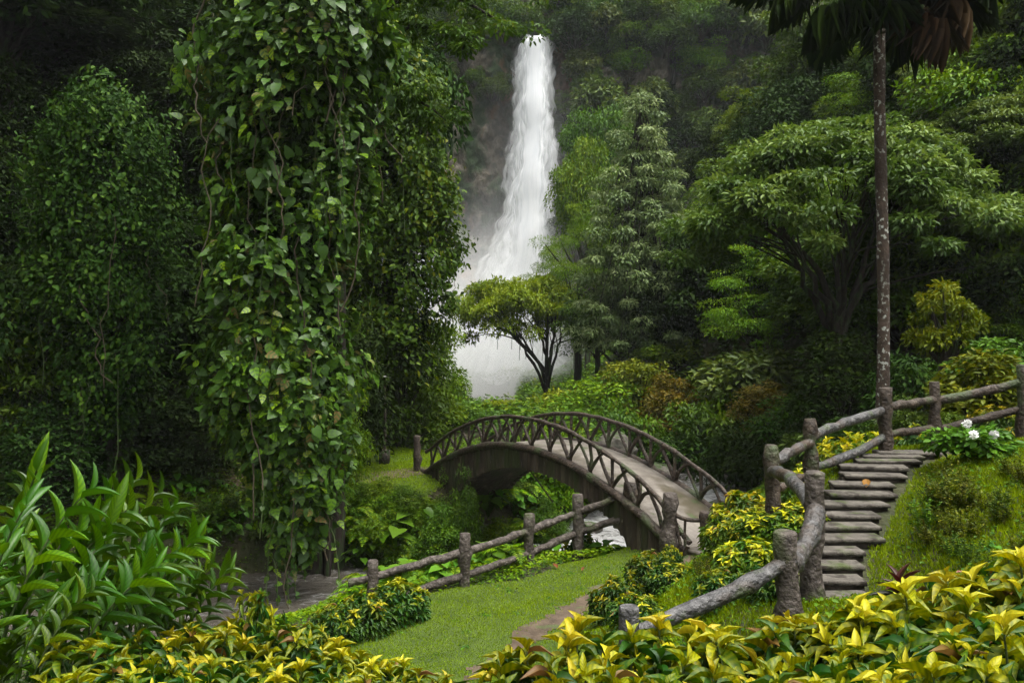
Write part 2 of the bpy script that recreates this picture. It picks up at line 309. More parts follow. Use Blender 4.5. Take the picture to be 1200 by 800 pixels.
def h(x, y):
    x = np.asarray(x, float); y = np.asarray(y, float); sh = np.broadcast(x, y).shape
    x = np.broadcast_to(x, sh).ravel(); y = np.broadcast_to(y, sh).ravel()
    z = np.full(x.shape, WT[-1])
    for c, wgt in zip(CP, WT[:-1]): z = z + wgt*np.hypot(x-c[0], y-c[1])
    z = z + .04*wob(x, y, 1.9) + .02*wob(x, y, 4.7)
    sR = (x-np.interp(y, HR_Y, HR_X))*.85; sL = (np.interp(y, HL_Y, HL_X)-x)*.85
    sp = lambda s: np.log1p(np.exp(np.clip(s*1.2, -30, 30)))/1.2
    wgt = 1+.18*wob(x, y, .13)
    z = z + np.minimum(sp(sR)*1.45*wgt, 48) + np.minimum(sp(sL)*1.7*wgt, 48)
    z = z + sstep((y-114)/4)*np.where((x > -24) & (x < 60), 43, 40) + np.clip(y-118, 0, 60)*.3
    d, rz = polyd(RIV, x, y); t = sstep((d-1.9)/1.5)
    z = np.where(y < 104, np.minimum(z, (rz-.45)*(1-t)+z*t), z)
    d, szz = polyd(STAIR, x, y); t = sstep((d-.75)/.6); z = (szz-.10)*(1-t)+z*t
    return z.reshape(sh)
def H(x, y): return float(h(x, y))
def hit(px, py):     # ground point seen at a pixel of the 1200x800 photograph
    D = np.concatenate([np.arange(3, 40, .1), np.arange(40, 170, .4)])
    x = (px-600)/1000*D; z = CAMZ-(py-400)/1000*D; hh = h(x, D); m = np.nonzero(hh >= z)[0]
    if len(m) == 0: return None
    i = m[0]; return np.array([x[i], D[i], hh[i]])

def grid_mesh(xs, ys, zf, name, mat, off=0.0, mask=None, smooth=True):
    X, Y = np.meshgrid(xs, ys); Z = zf(X, Y)+off; V = np.stack([X, Y, Z], -1).reshape(-1, 3)
    nx, ny = len(xs), len(ys); i = np.arange(nx-1); j = np.arange(ny-1); I, J = np.meshgrid(i, j); a = (J*nx+I).ravel()
    F = np.stack([a, a+1, a+nx+1, a+nx], 1)
    if mask is not None:
        c = V[F].mean(1); F = F[mask(c[:, 0], c[:, 1])]
    u, inv = np.unique(F, return_inverse=True); acc = Acc(); acc.add(V[u], inv.reshape(F.shape)); return acc.build(name, mat, smooth=smooth)
def spaced(a, b, fine, lo, hi, grow=1.08):
    v = list(np.arange(a, b+1e-6, fine)); s = fine; x = b
    while x < hi: s = min(s*grow, 4); x += s; v.append(x)
    s = fine; x = a; pre = []
    while x > lo: s = min(s*grow, 4); x -= s; pre.append(x)
    return np.array(pre[::-1]+v)
ground = grid_mesh(spaced(-13, 16, .22, -140, 140), spaced(2, 40, .22, -60, 230), h, 'ground', M['soil'])
tag(ground, 'dark damp soil and slopes of the jungle valley', None, None, 'structure')

# lawn sheet, dirt path sheet
LAWN = [(-3.2, 14.3), (-3.4, 17.0), (0, 18.0), (1.8, 19.3), (3.4, 19.9), (3.7, 18.6), (3.3, 17.4), (2.3, 15.8), (1.9, 14.2), (1.3, 12), (.6, 9.0), (-1.2, 8.6), (-1.9, 11)]
def inpoly(P, x, y):
    r = np.zeros(x.shape, bool)
    for (x0, y0), (x1, y1) in zip(P, P[1:]+P[:1]):
        c = ((y0 > y) != (y1 > y)) & (x < (x1-x0)*(y-y0)/(y1-y0+1e-12)+x0); r ^= c
    return r
wx = lambda x, y: (x+.25*wob(x, y, 2.3), y+.25*wob(y, x, 2.1))
lawn = grid_mesh(np.arange(-5, 6, .15), np.arange(7, 22, .15), h, 'lawn', M['turf'], .012, lambda x, y: inpoly(LAWN, *wx(x, y)))
tag(lawn, 'short green turf between the log fence and the croton hedges', None, None, 'structure')
FLAT = [(-8.5, 26), (-8, 31), (-4, 33), (-1.3, 30.5), (-1.4, 27.8), (-2.6, 26.2), (-5.5, 26)]
bank_lawn = grid_mesh(np.arange(-10, 0, .2), np.arange(25, 34, .2), h, 'bank_lawn', M['turf'], .012, lambda x, y: inpoly(FLAT, *wx(x, y)))
tag(bank_lawn, 'patch of green turf on the far bank beyond the bridge', None, None, 'structure')
DIRT = np.array([(-1.2, 9, 0), (-.75, 11.5, 0), (-.15, 13.4, 0), (.6, 14.8, 0), (1.35, 16.0, 0), (1.7, 16.7, 0)], float)
path = grid_mesh(np.arange(-1.5, 5, .1), np.arange(8, 19, .1), h, 'path', M['dirt'], .022, lambda x, y: polyd(DIRT, x, y)[0] < .28+.16*wob(x, y, 3.1)+.10*wob(x, y, 9))
tag(path, 'narrow worn dirt path crossing the grass', None, None, 'structure')
PTH2 = np.array([(3.6, 16.9, 0), (4.2, 17.6, 0), (4.6, 18.3, 0)], float)
apron = grid_mesh(np.arange(2, 7, .1), np.arange(15.5, 19.5, .1), h, 'footpath', M['dirt'], .03, lambda x, y: polyd(PTH2, x, y)[0] < .6+.15*wob(x, y, 3.1))
tag(apron, 'bare ground where the path meets the bridge', None, None, 'structure')
DIRT3 = np.array([(-9.5, 27.6, 0), (-6, 27.9, 0), (-3, 28.2, 0), (-1.9, 28.5, 0)], float)
far_path = grid_mesh(np.arange(-11, 0, .15), np.arange(25, 31, .15), h, 'far_path', M['dirt'], .03, lambda x, y: polyd(DIRT3, x, y)[0] < .5+.2*wob(x, y, 2.1))
tag(far_path, 'brown trodden path on the far bank', None, None, 'structure')

# ------------------------------------------------------------------ river
def river_mat():
    m, N, L = newmat('river')
    tc = N.new('ShaderNodeTexCoord'); mp = N.new('ShaderNodeMapping'); mp.inputs['Scale'].default_value = (1, 1.6, 1); L.new(tc.outputs['Object'], mp.inputs[0])
    at = N.new('ShaderNodeAttribute'); at.attribute_name = 'rnd'
    n = N.new('ShaderNodeTexNoise'); n.inputs['Scale'].default_value = 2.2; n.inputs['Detail'].default_value = 9; n.inputs['Roughness'].default_value = .7; n.inputs['Distortion'].default_value = .8; L.new(mp.outputs[0], n.inputs[0])
    ad = N.new('ShaderNodeMath'); ad.operation = 'ADD'; L.new(n.outputs[0], ad.inputs[0]); L.new(at.outputs['Fac'], ad.inputs[1])
    mr = N.new('ShaderNodeMapRange'); mr.inputs[1].default_value = .84; mr.inputs[2].default_value = 1.32; L.new(ad.outputs[0], mr.inputs[0])
    mx = N.new('ShaderNodeMix'); mx.data_type = 'RGBA'; L.new(mr.outputs[0], mx.inputs[0]); mx.inputs[6].default_value = (.062, .054, .042, 1); mx.inputs[7].default_value = (.66, .67, .66, 1)
    b = N.new('ShaderNodeBsdfPrincipled'); L.new(mx.outputs[2], b.inputs['Base Color'])
    rr = N.new('ShaderNodeMapRange'); rr.inputs[3].default_value = .06; rr.inputs[4].default_value = .7; L.new(mr.outputs[0], rr.inputs[0]); L.new(rr.outputs[0], b.inputs['Roughness'])
    bp = N.new('ShaderNodeBump'); bp.inputs['Strength'].default_value = .9; bp.inputs['Distance'].default_value = .12; L.new(n.outputs[0], bp.inputs['Height']); L.new(bp.outputs[0], b.inputs['Normal'])
    o = N.new('ShaderNodeOutputMaterial'); L.new(b.outputs[0], o.inputs[0]); return m
def build_river():
    # ribbon resampled along the centreline
    P = RIV; t = np.concatenate([[0], np.cumsum(np.linalg.norm(np.diff(P[:, :2], axis=0), axis=1))])
    s = np.arange(0, t[-1], .25); C = np.stack([np.interp(s, t, P[:, k]) for k in range(3)], 1)
    ker = np.ones(17)/17
    for k in range(3): C[:, k] = np.convolve(np.pad(C[:, k], 8, mode='edge'), ker, 'valid')
    T = norm(np.gradient(C[:, :2], axis=0)); Nn = np.stack([-T[:, 1], T[:, 0]], 1)
    off = np.linspace(-3.4, 3.4, 29); V = np.zeros((len(C), 29, 3))
    V[:, :, :2] = C[:, None, :2]+off[None, :, None]*Nn[:, None]
    foam = np.interp(C[:, 1], [18, 22.5, 24, 26, 30, 45, 100], [.27, .29, .40, .58, .52, .40, .3])
    V[:, :, 2] = C[:, None, 2]
    amp = np.interp(foam, [.18, .6], [.015, .09])[:, None]
    V[:, :, 2] += amp*(wob(V[..., 0], V[..., 1], 3.1)+.6*wob(V[..., 1], V[..., 0], 7.3))
    rn = foam[:, None]+.05*np.sin(off*3)[None]
    n, k = len(C), 29; I, J = np.meshgrid(np.arange(n-1), np.arange(k-1), indexing='ij'); a = (I*k+J).ravel()
    acc = Acc(); acc.add(V.reshape(-1, 3), np.stack([a, a+k, a+k+1, a+1], 1), 0, rn.ravel())
    return tag(acc.build('river', river_mat(), smooth=True), 'muddy river with white rapids upstream of the bridge', None, None, 'structure')
build_river()

# ------------------------------------------------------------------ cliff, waterfall, spray
def build_cliff():
    xs = np.arange(-34, 34, .25); zs = np.arange(-3, 62, .25); X, Z = np.meshgrid(xs, zs)
    Y = 107.6 + 1.3*wob(X, Z, .33)+.7*wob(X, Z*.6, .9)+.35*wob(Z, X, 2.1) - np.abs(np.sin(X*.45+.3*np.sin(Z*.2)))*1.0
    Y += .9*np.abs(np.sin(Z*.42+.8*np.sin(X*.3)))+.5*np.abs(np.sin(X*1.3+Z*.25+np.sin(Z*.9)))+.3*wob(X, Z, 4.1)
    Y += np.clip(Z-44.5-1.5*np.sin(X*.5), 0, 30)*.55
    lip = np.exp(-((X-2.6)/2.4)**2)*np.clip((Z-38)/5, 0, 1); Y += lip*2
    V = np.stack([X, Y, Z], -1).reshape(-1, 3); nx = len(xs); I, J = np.meshgrid(np.arange(nx-1), np.arange(len(zs)-1)); a = (J*nx+I).ravel()
    acc = Acc(); acc.add(V, np.stack([a, a+1, a+nx+1, a+nx], 1))
    return tag(acc.build('cliff', M['cliff'], smooth=True), 'tall grey cliff with orange stains behind the waterfall', None, None, 'structure')
build_cliff()
def fall_mat():
    m, N, L = newmat('falling_water')
    uv = N.new('ShaderNodeUVMap'); mp = N.new('ShaderNodeMapping'); mp.inputs['Scale'].default_value = (7, 2.6, 1); L.new(uv.outputs[0], mp.inputs[0])
    n = N.new('ShaderNodeTexNoise'); n.inputs['Scale'].default_value = 1.0; n.inputs['Detail'].default_value = 7; n.inputs['Roughness'].default_value = .6; n.inputs['Distortion'].default_value = .9; L.new(mp.outputs[0], n.inputs[0])
    sp = N.new('ShaderNodeSeparateXYZ'); L.new(uv.outputs[0], sp.inputs[0])
    def mth(op, a, b=None):
        q = N.new('ShaderNodeMath'); q.operation = op
        for i, v in enumerate((a, b)):
            if v is None: continue
            if isinstance(v, (int, float)): q.inputs[i].default_value = v
            else: L.new(v, q.inputs[i])
        return q.outputs[0]
    e = mth('SUBTRACT', .5, mth('ABSOLUTE', mth('SUBTRACT', sp.outputs[0], .5)))   # 0 at edge, .5 centre
    mr = N.new('ShaderNodeMapRange'); L.new(mth('ADD', mth('MULTIPLY', e, 3.2), mth('MULTIPLY', mth('SUBTRACT', n.outputs[0], .5), 2.2)), mr.inputs[0])
    mr.inputs[1].default_value = -.05; mr.inputs[2].default_value = .8
    d = N.new('ShaderNodeBsdfDiffuse'); rp = ramp(N, [(.35, (.74, .76, .78)), (.60, (.90, .905, .91))]); L.new(n.outputs[0], rp.inputs[0]); L.new(rp.outputs[0], d.inputs[0])
    tl = N.new('ShaderNodeBsdfTranslucent'); tl.inputs[0].default_value = (.85, .87, .88, 1); m0 = N.new('ShaderNodeMixShader'); m0.inputs[0].default_value = .35; L.new(d.outputs[0], m0.inputs[1]); L.new(tl.outputs[0], m0.inputs[2])
    t = N.new('ShaderNodeBsdfTransparent'); mx = N.new('ShaderNodeMixShader'); L.new(mr.outputs[0], mx.inputs[0]); L.new(t.outputs[0], mx.inputs[1]); L.new(m0.outputs[0], mx.inputs[2])
    bp = N.new('ShaderNodeBump'); bp.inputs['Strength'].default_value = .25; bp.inputs['Distance'].default_value = .4; L.new(n.outputs[0], bp.inputs['Height']); L.new(bp.outputs[0], d.inputs['Normal'])
    o = N.new('ShaderNodeOutputMaterial'); L.new(mx.outputs[0], o.inputs[0]); return m
def build_fall():
    acc = Acc(); zt = 43.2
    for layer, (wd, yo) in enumerate(((1.0, 0), (.85, -.7), (.62, -1.2), (1.15, .5))):
        nz, nx = 130, 24
        for_z = np.linspace(0, 1, nz); u = np.linspace(0, 1, nx); U, T = np.meshgrid(u, for_z)
        z = zt - T*(zt+2.5)
        c = np.interp(T, [0, .1, .3, .55, .8, 1], [3.1, 2.7, 2.6, 1.9, .3, -1.6])
        hw = np.interp(T, [0, .04, .15, .35, .6, 1], [1.7, 2.1, 2.4, 2.8, 4.0, 8.0])*wd
        hw = hw*(1+.10*np.sin(T*23+layer*2)+.07*np.sin(T*57+layer)+.05*np.sin(T*131+layer*3+U*3))
        bulge = np.sqrt(np.clip(1-(2*U-1)**2, 0, 1))
        x = c+(2*U-1)*hw
        y = 105.6+yo-bulge*1.3-.9*np.sin(T*2.0)+.12*np.sin(T*34+layer*2)+np.clip(.03-T, 0, 1)*120
        z = z+np.clip(.03-T, 0, 1)*0+.6*np.sin(U*7+layer)*(T < .02)
        V = np.stack([x, y, z], -1).reshape(-1, 3); I, J = np.meshgrid(np.arange(nx-1), np.arange(nz-1)); a = (J*nx+I).ravel()
        acc.add(V, np.stack([a, a+nx, a+nx+1, a+1], 1), 0, .5, np.stack([U.ravel(), T.ravel()*3+layer*7.3], 1))
    return tag(acc.build('waterfall', fall_mat(), smooth=True), 'tall white waterfall plunging off the cliff', None, None, 'structure')
build_fall()

def volbox(name, lo, hi, mat, sph=False):
    import bmesh
    bm = bmesh.new()
    if sph: bmesh.ops.create_icosphere(bm, subdivisions=4, radius=1)
    else: bmesh.ops.create_cube(bm, size=2)
    me = bpy.data.meshes.new(name); bm.to_mesh(me); bm.free()
    o = bpy.data.objects.new(name, me); COL.objects.link(o)
    lo = Vector(lo); hi = Vector(hi); o.location = (lo+hi)/2; o.scale = (hi-lo)/2; me.materials.append(mat); return o
def mist_mat(dens):
    m, N, L = newmat('mist_volume')
    tc = N.new('ShaderNodeTexCoord')
    ln = N.new('ShaderNodeVectorMath'); ln.operation = 'LENGTH'; L.new(tc.outputs['Object'], ln.inputs[0])
    mr = N.new('ShaderNodeMapRange'); mr.interpolation_type = 'SMOOTHSTEP'; L.new(ln.outputs['Value'], mr.inputs[0]); mr.inputs[1].default_value = .15; mr.inputs[2].default_value = 1; mr.inputs[3].default_value = 1; mr.inputs[4].default_value = 0
    n = N.new('ShaderNodeTexNoise'); n.inputs['Scale'].default_value = 1.8; n.inputs['Detail'].default_value = 4; L.new(tc.outputs['Object'], n.inputs[0])
    m2 = N.new('ShaderNodeMapRange'); L.new(n.outputs[0], m2.inputs[0]); m2.inputs[1].default_value = .35; m2.inputs[2].default_value = .65; m2.inputs[3].default_value = .35; m2.inputs[4].default_value = 1.3
    a = N.new('ShaderNodeMath'); a.operation = 'MULTIPLY'; L.new(mr.outputs[0], a.inputs[0]); L.new(m2.outputs[0], a.inputs[1])
    b = N.new('ShaderNodeMath'); b.operation = 'MULTIPLY'; L.new(a.outputs[0], b.inputs[0]); b.inputs[1].default_value = dens
    v = N.new('ShaderNodeVolumePrincipled'); v.inputs['Color'].default_value = (.97, .975, .98, 1); v.inputs['Anisotropy'].default_value = .1; L.new(b.outputs[0], v.inputs['Density'])
    o = N.new('ShaderNodeOutputMaterial'); L.new(v.outputs[0], o.inputs['Volume']); return m
tag(volbox('mist', (-24, 78, -22), (12, 107, 24), mist_mat(.11), True), 'dense white spray billowing at the foot of the waterfall', None, None, 'stuff')
tag(volbox('mist', (-8, 96, -6), (13, 107.2, 44), mist_mat(.022), True), 'thin drifting spray beside the falling water', None, None, 'stuff')
def haze_mat(d):
    m, N, L = newmat('haze_volume'); v = N.new('ShaderNodeVolumePrincipled'); v.inputs['Color'].default_value = (.88, .93, .96, 1); v.inputs['Density'].default_value = d
    o = N.new('ShaderNodeOutputMaterial'); L.new(v.outputs[0], o.inputs['Volume']); return m
tag(volbox('haze', (-150, -70, -23), (150, 245, 150), haze_mat(.00018)), 'faint moist air that pales the far cliff', None, None, 'stuff')

# ------------------------------------------------------------------ plant builders
def clump_leaves(acc, r, C, rc, n, L, wr, T, flat=.6, droop=.3, up=.7, out=.5, mi=0, shade=None, fill=.5):
    """n leaves on each clump centre C (k,3) of radius rc"""
    k = len(C); C = np.repeat(C, n, 0); rc = np.repeat(np.broadcast_to(rc, (k,)), n); m = len(C)
    d = norm(r.standard_normal((m, 3))+np.array([0, 0, .45]))
    rad = rc*r.uniform(fill, 1, m)**.6
    P = C + d*rad[:, None]*np.array([1, 1, flat])
    g = d*np.array([1, 1, .3])+r.standard_normal((m, 3))*.45; g[:, 2] -= droop
    nrm = d*out + r.standard_normal((m, 3))*.35; nrm[:, 2] += up
    cr = np.repeat(r.uniform(0, 1, k), n)
    rnd = np.clip(.45*r.uniform(0, 1, m)+.4*cr+.15*(d[:, 2]*.5+.5), 0, 1)
    if shade is not None: rnd = shade(P, rnd)
    ll = L*r.uniform(.65, 1.25, m)
    leaves(acc, P, g, nrm, ll, ll*wr, T, rnd, mi)
def ell(r, n, R, zmin=-.5, shell=.75):
    out = []
    while len(out) < n:
        d = r.standard_normal(3); d /= np.linalg.norm(d)
        if d[2] < zmin: continue
        out.append(d*r.uniform(shell, 1)*np.array(R))
    return np.array(out)
def limbs(acc, r, base, fork, tips, r0, sides=7):
    """trunk from base to fork then branches to tips"""
    base = np.array(base, float); fork = np.array(fork, float)
    mid = (base+fork)/2+r.uniform(-.25, .25, 3)*np.array([1, 1, 0])
    tube(acc, np.vstack([base-[0, 0, .5], bez(base, mid, fork, 9)]), np.concatenate([[r0*1.5], np.linspace(r0*1.25, r0*.75, 9)]), 10, rough=.07, r=r)
    for t in tips:
        u = r.uniform(.55, 1); s = base+(fork-base)*u
        m = s*.45+t*.55; m[2] = s[2]+(t[2]-s[2])*.45+r.uniform(-.3, .3)
        tube(acc, bez(s, m, t, 7), np.linspace(r0*.42, r0*.08, 7), 5, rough=.05, r=r, cap=False)
def proto(name, leafm, trunkacc, crownacc, H0, R0, trunkmat=None, crownname='crown'):
    e = empty(name)
    if trunkacc is not None and trunkacc.n: trunkacc.build('trunk' if crownname == 'crown' else 'stem', trunkmat or M['bark'], e, smooth=True)
    crownacc.build(crownname, leafm, e)
    return dict(o=e, H=H0, R=R0)

PROTO = {}
def mk_round(seed, leafm, R=(3.6, 3.6, 3.0), zc=6.4, ncl=70, nl=190, L=.26, wr=.5, T=T_DIA, flat=.6, rcr=(.7, 1.25), name='jungle_tree', zmin=-.55, **kw):
    r = np.random.default_rng(seed); C = ell(r, ncl, R, zmin, .5)+np.array([0, 0, zc])
    C[:, :2] *= (1+.15*np.sin(np.arctan2(C[:, 1], C[:, 0])*3+seed))[:, None]
    tr, cr = Acc(), Acc(); limbs(tr, r, (0, 0, 0), (r.uniform(-.3, .3), r.uniform(-.3, .3), zc-.2), C[::3], .24)
    clump_leaves(cr, r, C, r.uniform(*rcr, len(C)), nl, L, wr, T, flat=flat, **kw)
    return proto(name, leafm, tr, cr, zc+R[2]+.6, R[0]+.8)
def mk_conic(seed, leafm):
    r = np.random.default_rng(seed); C = []
    z = 2.5
    while z < 18.4:
        rad = 4.4*(1-((z-2.5)/16.3)**1.9)*r.uniform(.8, 1.12)+.3
        for a in np.arange(r.uniform(0, 1), 6.28+.01, 6.28/max(3, int(rad*2.6))):
            q = rad*r.uniform(.55, 1.08); C.append((math.cos(a)*q, math.sin(a)*q, z-.10*q+r.uniform(-.25, .25)))
        if rad > 2:
            for a in r.uniform(0, 6.28, 4): C.append((math.cos(a)*rad*.4, math.sin(a)*rad*.4, z))
        z += r.uniform(.7, 1.0)
    C = np.array(C); tr, cr = Acc(), Acc(); limbs(tr, r, (0, 0, 0), (0, 0, 17.5), C[::3], .26)
    clump_leaves(cr, r, C, r.uniform(.6, 1.15, len(C)), 180, .32, .42, T_DIA, flat=.42, droop=.45, up=1.1)
    return proto('conical_tree', leafm, tr, cr, 19, 4.6)
def mk_umbrella(seed, leafm, R=(5, 4.5, 1.5), Hh=7.2, ncl=80, nl=220, L=.24, base_r=.2, wr=.5, dome=1.0, fork=.35, name='umbrella_tree', offs=(0, 0), nlimb=2, rc=(.6, 1.05), T=T_DIA, flat=.4, hang=0):
    r = np.random.default_rng(seed); C = []
    for i in range(ncl):
        a = r.uniform(0, 6.28); q = math.sqrt(r.uniform(0, 1))
        x = math.cos(a)*q*R[0]+offs[0]; y = math.sin(a)*q*R[1]+offs[1]; z = Hh-.6-R[2]*dome*q**2.2+r.uniform(-.45, .25)-(.9 if r.uniform() < .25 else 0)
        C.append((x, y, z))
    C = np.array(C); tr, cr = Acc(), Acc()
    f = np.array([0, 0, Hh*fork]); limbs(tr, r, (0, 0, 0), f, [], base_r)
    nm = 7; mains = []
    for i in range(nm):
        a = 6.28*i/nm+r.uniform(-.4, .4); q = r.uniform(.55, .85); t = np.array([math.cos(a)*q*R[0]+offs[0], math.sin(a)*q*R[1]+offs[1], Hh-.8-R[2]*dome*q**2.2])
        s = f*r.uniform(.45, 1); m = s+(t-s)*np.array([.3, .3, .6])+r.uniform(-.5, .5, 3)*Hh*.08; b = bez(s, m, t, 12); b[1:-1] += r.normal(0, .02*Hh*.5, (10, 3)); mains.append(b)
        tube(tr, b, np.linspace(base_r*.6, base_r*.16, 12), 7, rough=.06, r=r, cap=False)
    for t in C[::nlimb]:
        best = min(mains, key=lambda b: np.linalg.norm((b[7]-t)[:2])); s = best[r.integers(4, 10)]; m = (s+t)/2+r.uniform(-.3, .3, 3); m[2] += .1*np.linalg.norm(t-s)
        tube(tr, bez(s, m, t, 7), np.linspace(base_r*.20, base_r*.05, 7), 5, rough=.05, r=r, cap=False)
    clump_leaves(cr, r, C, r.uniform(*rc, len(C)), nl, L, wr, T, flat=flat, droop=.2, up=1.2)
    for i in range(hang):
        p = C[r.integers(len(C))]+r.uniform(-.5, .5, 3); q = p*.55; q[2] = p[2]-.3
        tube(tr, [q, q+[.05, 0, -.5], q+[0, .03, -r.uniform(.7, 1.7)]], .02, 3, cap=False)
    return proto(name, leafm, tr, cr, Hh, R[0]+.7)
def mk_shrub(seed, leafm, R=(1, 1, .85), ncl=34, nl=110, L=.13, wr=.45, T=T_DIA, name='shrub', flat=.7, rc=(.22, .42), zmin=-.2, **kw):
    r = np.random.default_rng(seed); C = ell(r, ncl, R, zmin, .55)+np.array([0, 0, .55*R[2]])
    tr, cr = Acc(), Acc()
    for t in C[::2]: tube(tr, bez((r.uniform(-.1, .1), r.uniform(-.1, .1), -.1), t*np.array([.3, .3, .6]), t, 6), np.linspace(.035, .008, 6), 5, r=r, cap=False)
    clump_leaves(cr, r, C, r.uniform(*rc, len(C)), nl, L, wr, T, flat=flat, **kw)
    return proto(name, leafm, tr, cr, 1.55*R[2]+.2, R[0]+.25, M['bark'], 'foliage')

def P(key, fn):
    if key not in PROTO: PROTO[key] = fn()
    return PROTO[key]
K = {
 'r_mid': lambda: mk_round(11, M['leaf_mid']), 'r_mid2': lambda: mk_round(12, M['leaf_mid'], R=(3.2, 3.6, 4.2), zc=7, L=.22, ncl=90),
 'r_dark': lambda: mk_round(13, M['leaf_dark'], L=.30), 'r_dark2': lambda: mk_round(14, M['leaf_dark'], R=(3.8, 3.4, 4), zc=6.5, L=.24, ncl=90),
 'r_bright': lambda: mk_round(15, M['leaf_bright'], R=(3.4, 3.4, 2.6), L=.24, flat=.5), 'r_grey': lambda: mk_round(16, M['leaf_grey'], L=.3, wr=.4, flat=.4, up=1.1),
 'r_yel': lambda: mk_round(17, M['leaf_yel'], L=.24), 'fine': lambda: mk_round(18, M['leaf_bright'], R=(3.4, 3.4, 3.6), zc=6, ncl=60, nl=260, L=.15, wr=.35, flat=.28, rcr=(.7, 1.3), up=1.3),
 'shade': lambda: mk_round(40, M['leaf_dark'], R=(7, 7, 4), zc=16, ncl=170, nl=170, L=.28, T=T_OV, name='added_shade_tree', rcr=(1, 1.6)),  # added canopy tree, put in to block light on the left
 'conic': lambda: mk_conic(19, M['leaf_silver']),
 'umb': lambda: mk_umbrella(20, M['leaf_lime'], R=(5.4, 4.2, 1.3), Hh=7, ncl=130, nl=230, offs=(-1.8, 0), hang=40, nlimb=4),
 'spread': lambda: mk_umbrella(21, M['leaf_grey'], R=(6.8, 5.5, 3.7), Hh=12, ncl=210, nl=230, L=.26, wr=.42, base_r=.26, fork=.42, name='spreading_tree', nlimb=3, rc=(.6, 1.1), T=T_OV),
 's_mid': lambda: mk_shrub(31, M['leaf_mid']), 's_bright': lambda: mk_shrub(32, M['leaf_bright']), 's_yel': lambda: mk_shrub(33, M['leaf_yel']),
 's_yelbig': lambda: mk_shrub(38, M['leaf_yel'], L=.17, wr=.42, nl=75, T=T_OV, droop=.6),
 'young': lambda: mk_round(39, M['leaf_yel'], R=(1.2, 1.2, 1.35), zc=2.4, ncl=34, nl=70, L=.19, wr=.4, T=T_OV, rcr=(.25, .45), name='young_tree', droop=.15),
 's_brown': lambda: mk_shrub(34, M['leaf_brown']), 's_dark': lambda: mk_shrub(35, M['leaf_dark']), 's_dim': lambda: mk_shrub(41, M['leaf_dim']), 's_grey': lambda: mk_shrub(36, M['leaf_grey'], L=.2, nl=70, T=T_OV),
 's_big': lambda: mk_shrub(37, M['broad'], L=.24, wr=.6, nl=34, T=T_OV, rc=(.25, .4)),
}
for _i, (_k, _m) in enumerate((('mid', 'leaf_mid'), ('bright', 'leaf_bright'), ('dark', 'leaf_dark'), ('dim', 'leaf_dim'), ('yel', 'leaf_yel'), ('brown', 'leaf_brown'), ('grey', 'leaf_grey'), ('yelbig', 'leaf_yel'), ('big', 'broad'))):
    K['t_'+_k] = (lambda i=_i, k=_k, m=_m: mk_shrub(60+i, M[m], R=(1, 1, 2.1), ncl=80, nl=90 if k not in ('grey', 'yelbig', 'big') else 50, L=.13 if k not in ('grey', 'yelbig', 'big') else .2, T=T_DIA if k not in ('grey', 'yelbig', 'big') else T_OV, rc=(.25, .5), zmin=-.55))
def place(key, px, topy, D, wpx, label, cat='tree', group=None, rz=None, name=None, base=None, squash=None):
    """stand a plant where the photograph shows it: centre px, top row, real distance D, width in px at that distance"""
    x = (px-600)/1000*D; g = H(x, D) if base is None else base; zt = CAMZ-(topy-400)/1000*D
    if key[:2] == 's_' and (zt-g) > 1.7*(wpx/1000*D/2): key = 't_'+key[2:]
    p = P(key, K[key])
    o = inst(p['o']); s = (wpx/1000*D/2)/p['R']; sz = max((zt-g)/p['H'], .3*s)
    if squash: sz = max(min(sz, s*squash[1]), s*squash[0]); g = zt-sz*p['H']
    o.location = (x, D, g); o.scale = (s, s, sz); o.rotation_euler = (0, 0, random.uniform(0, 6.28) if rz is None else rz)
    if name: o.name = name
    return tag(o, label, cat, group)

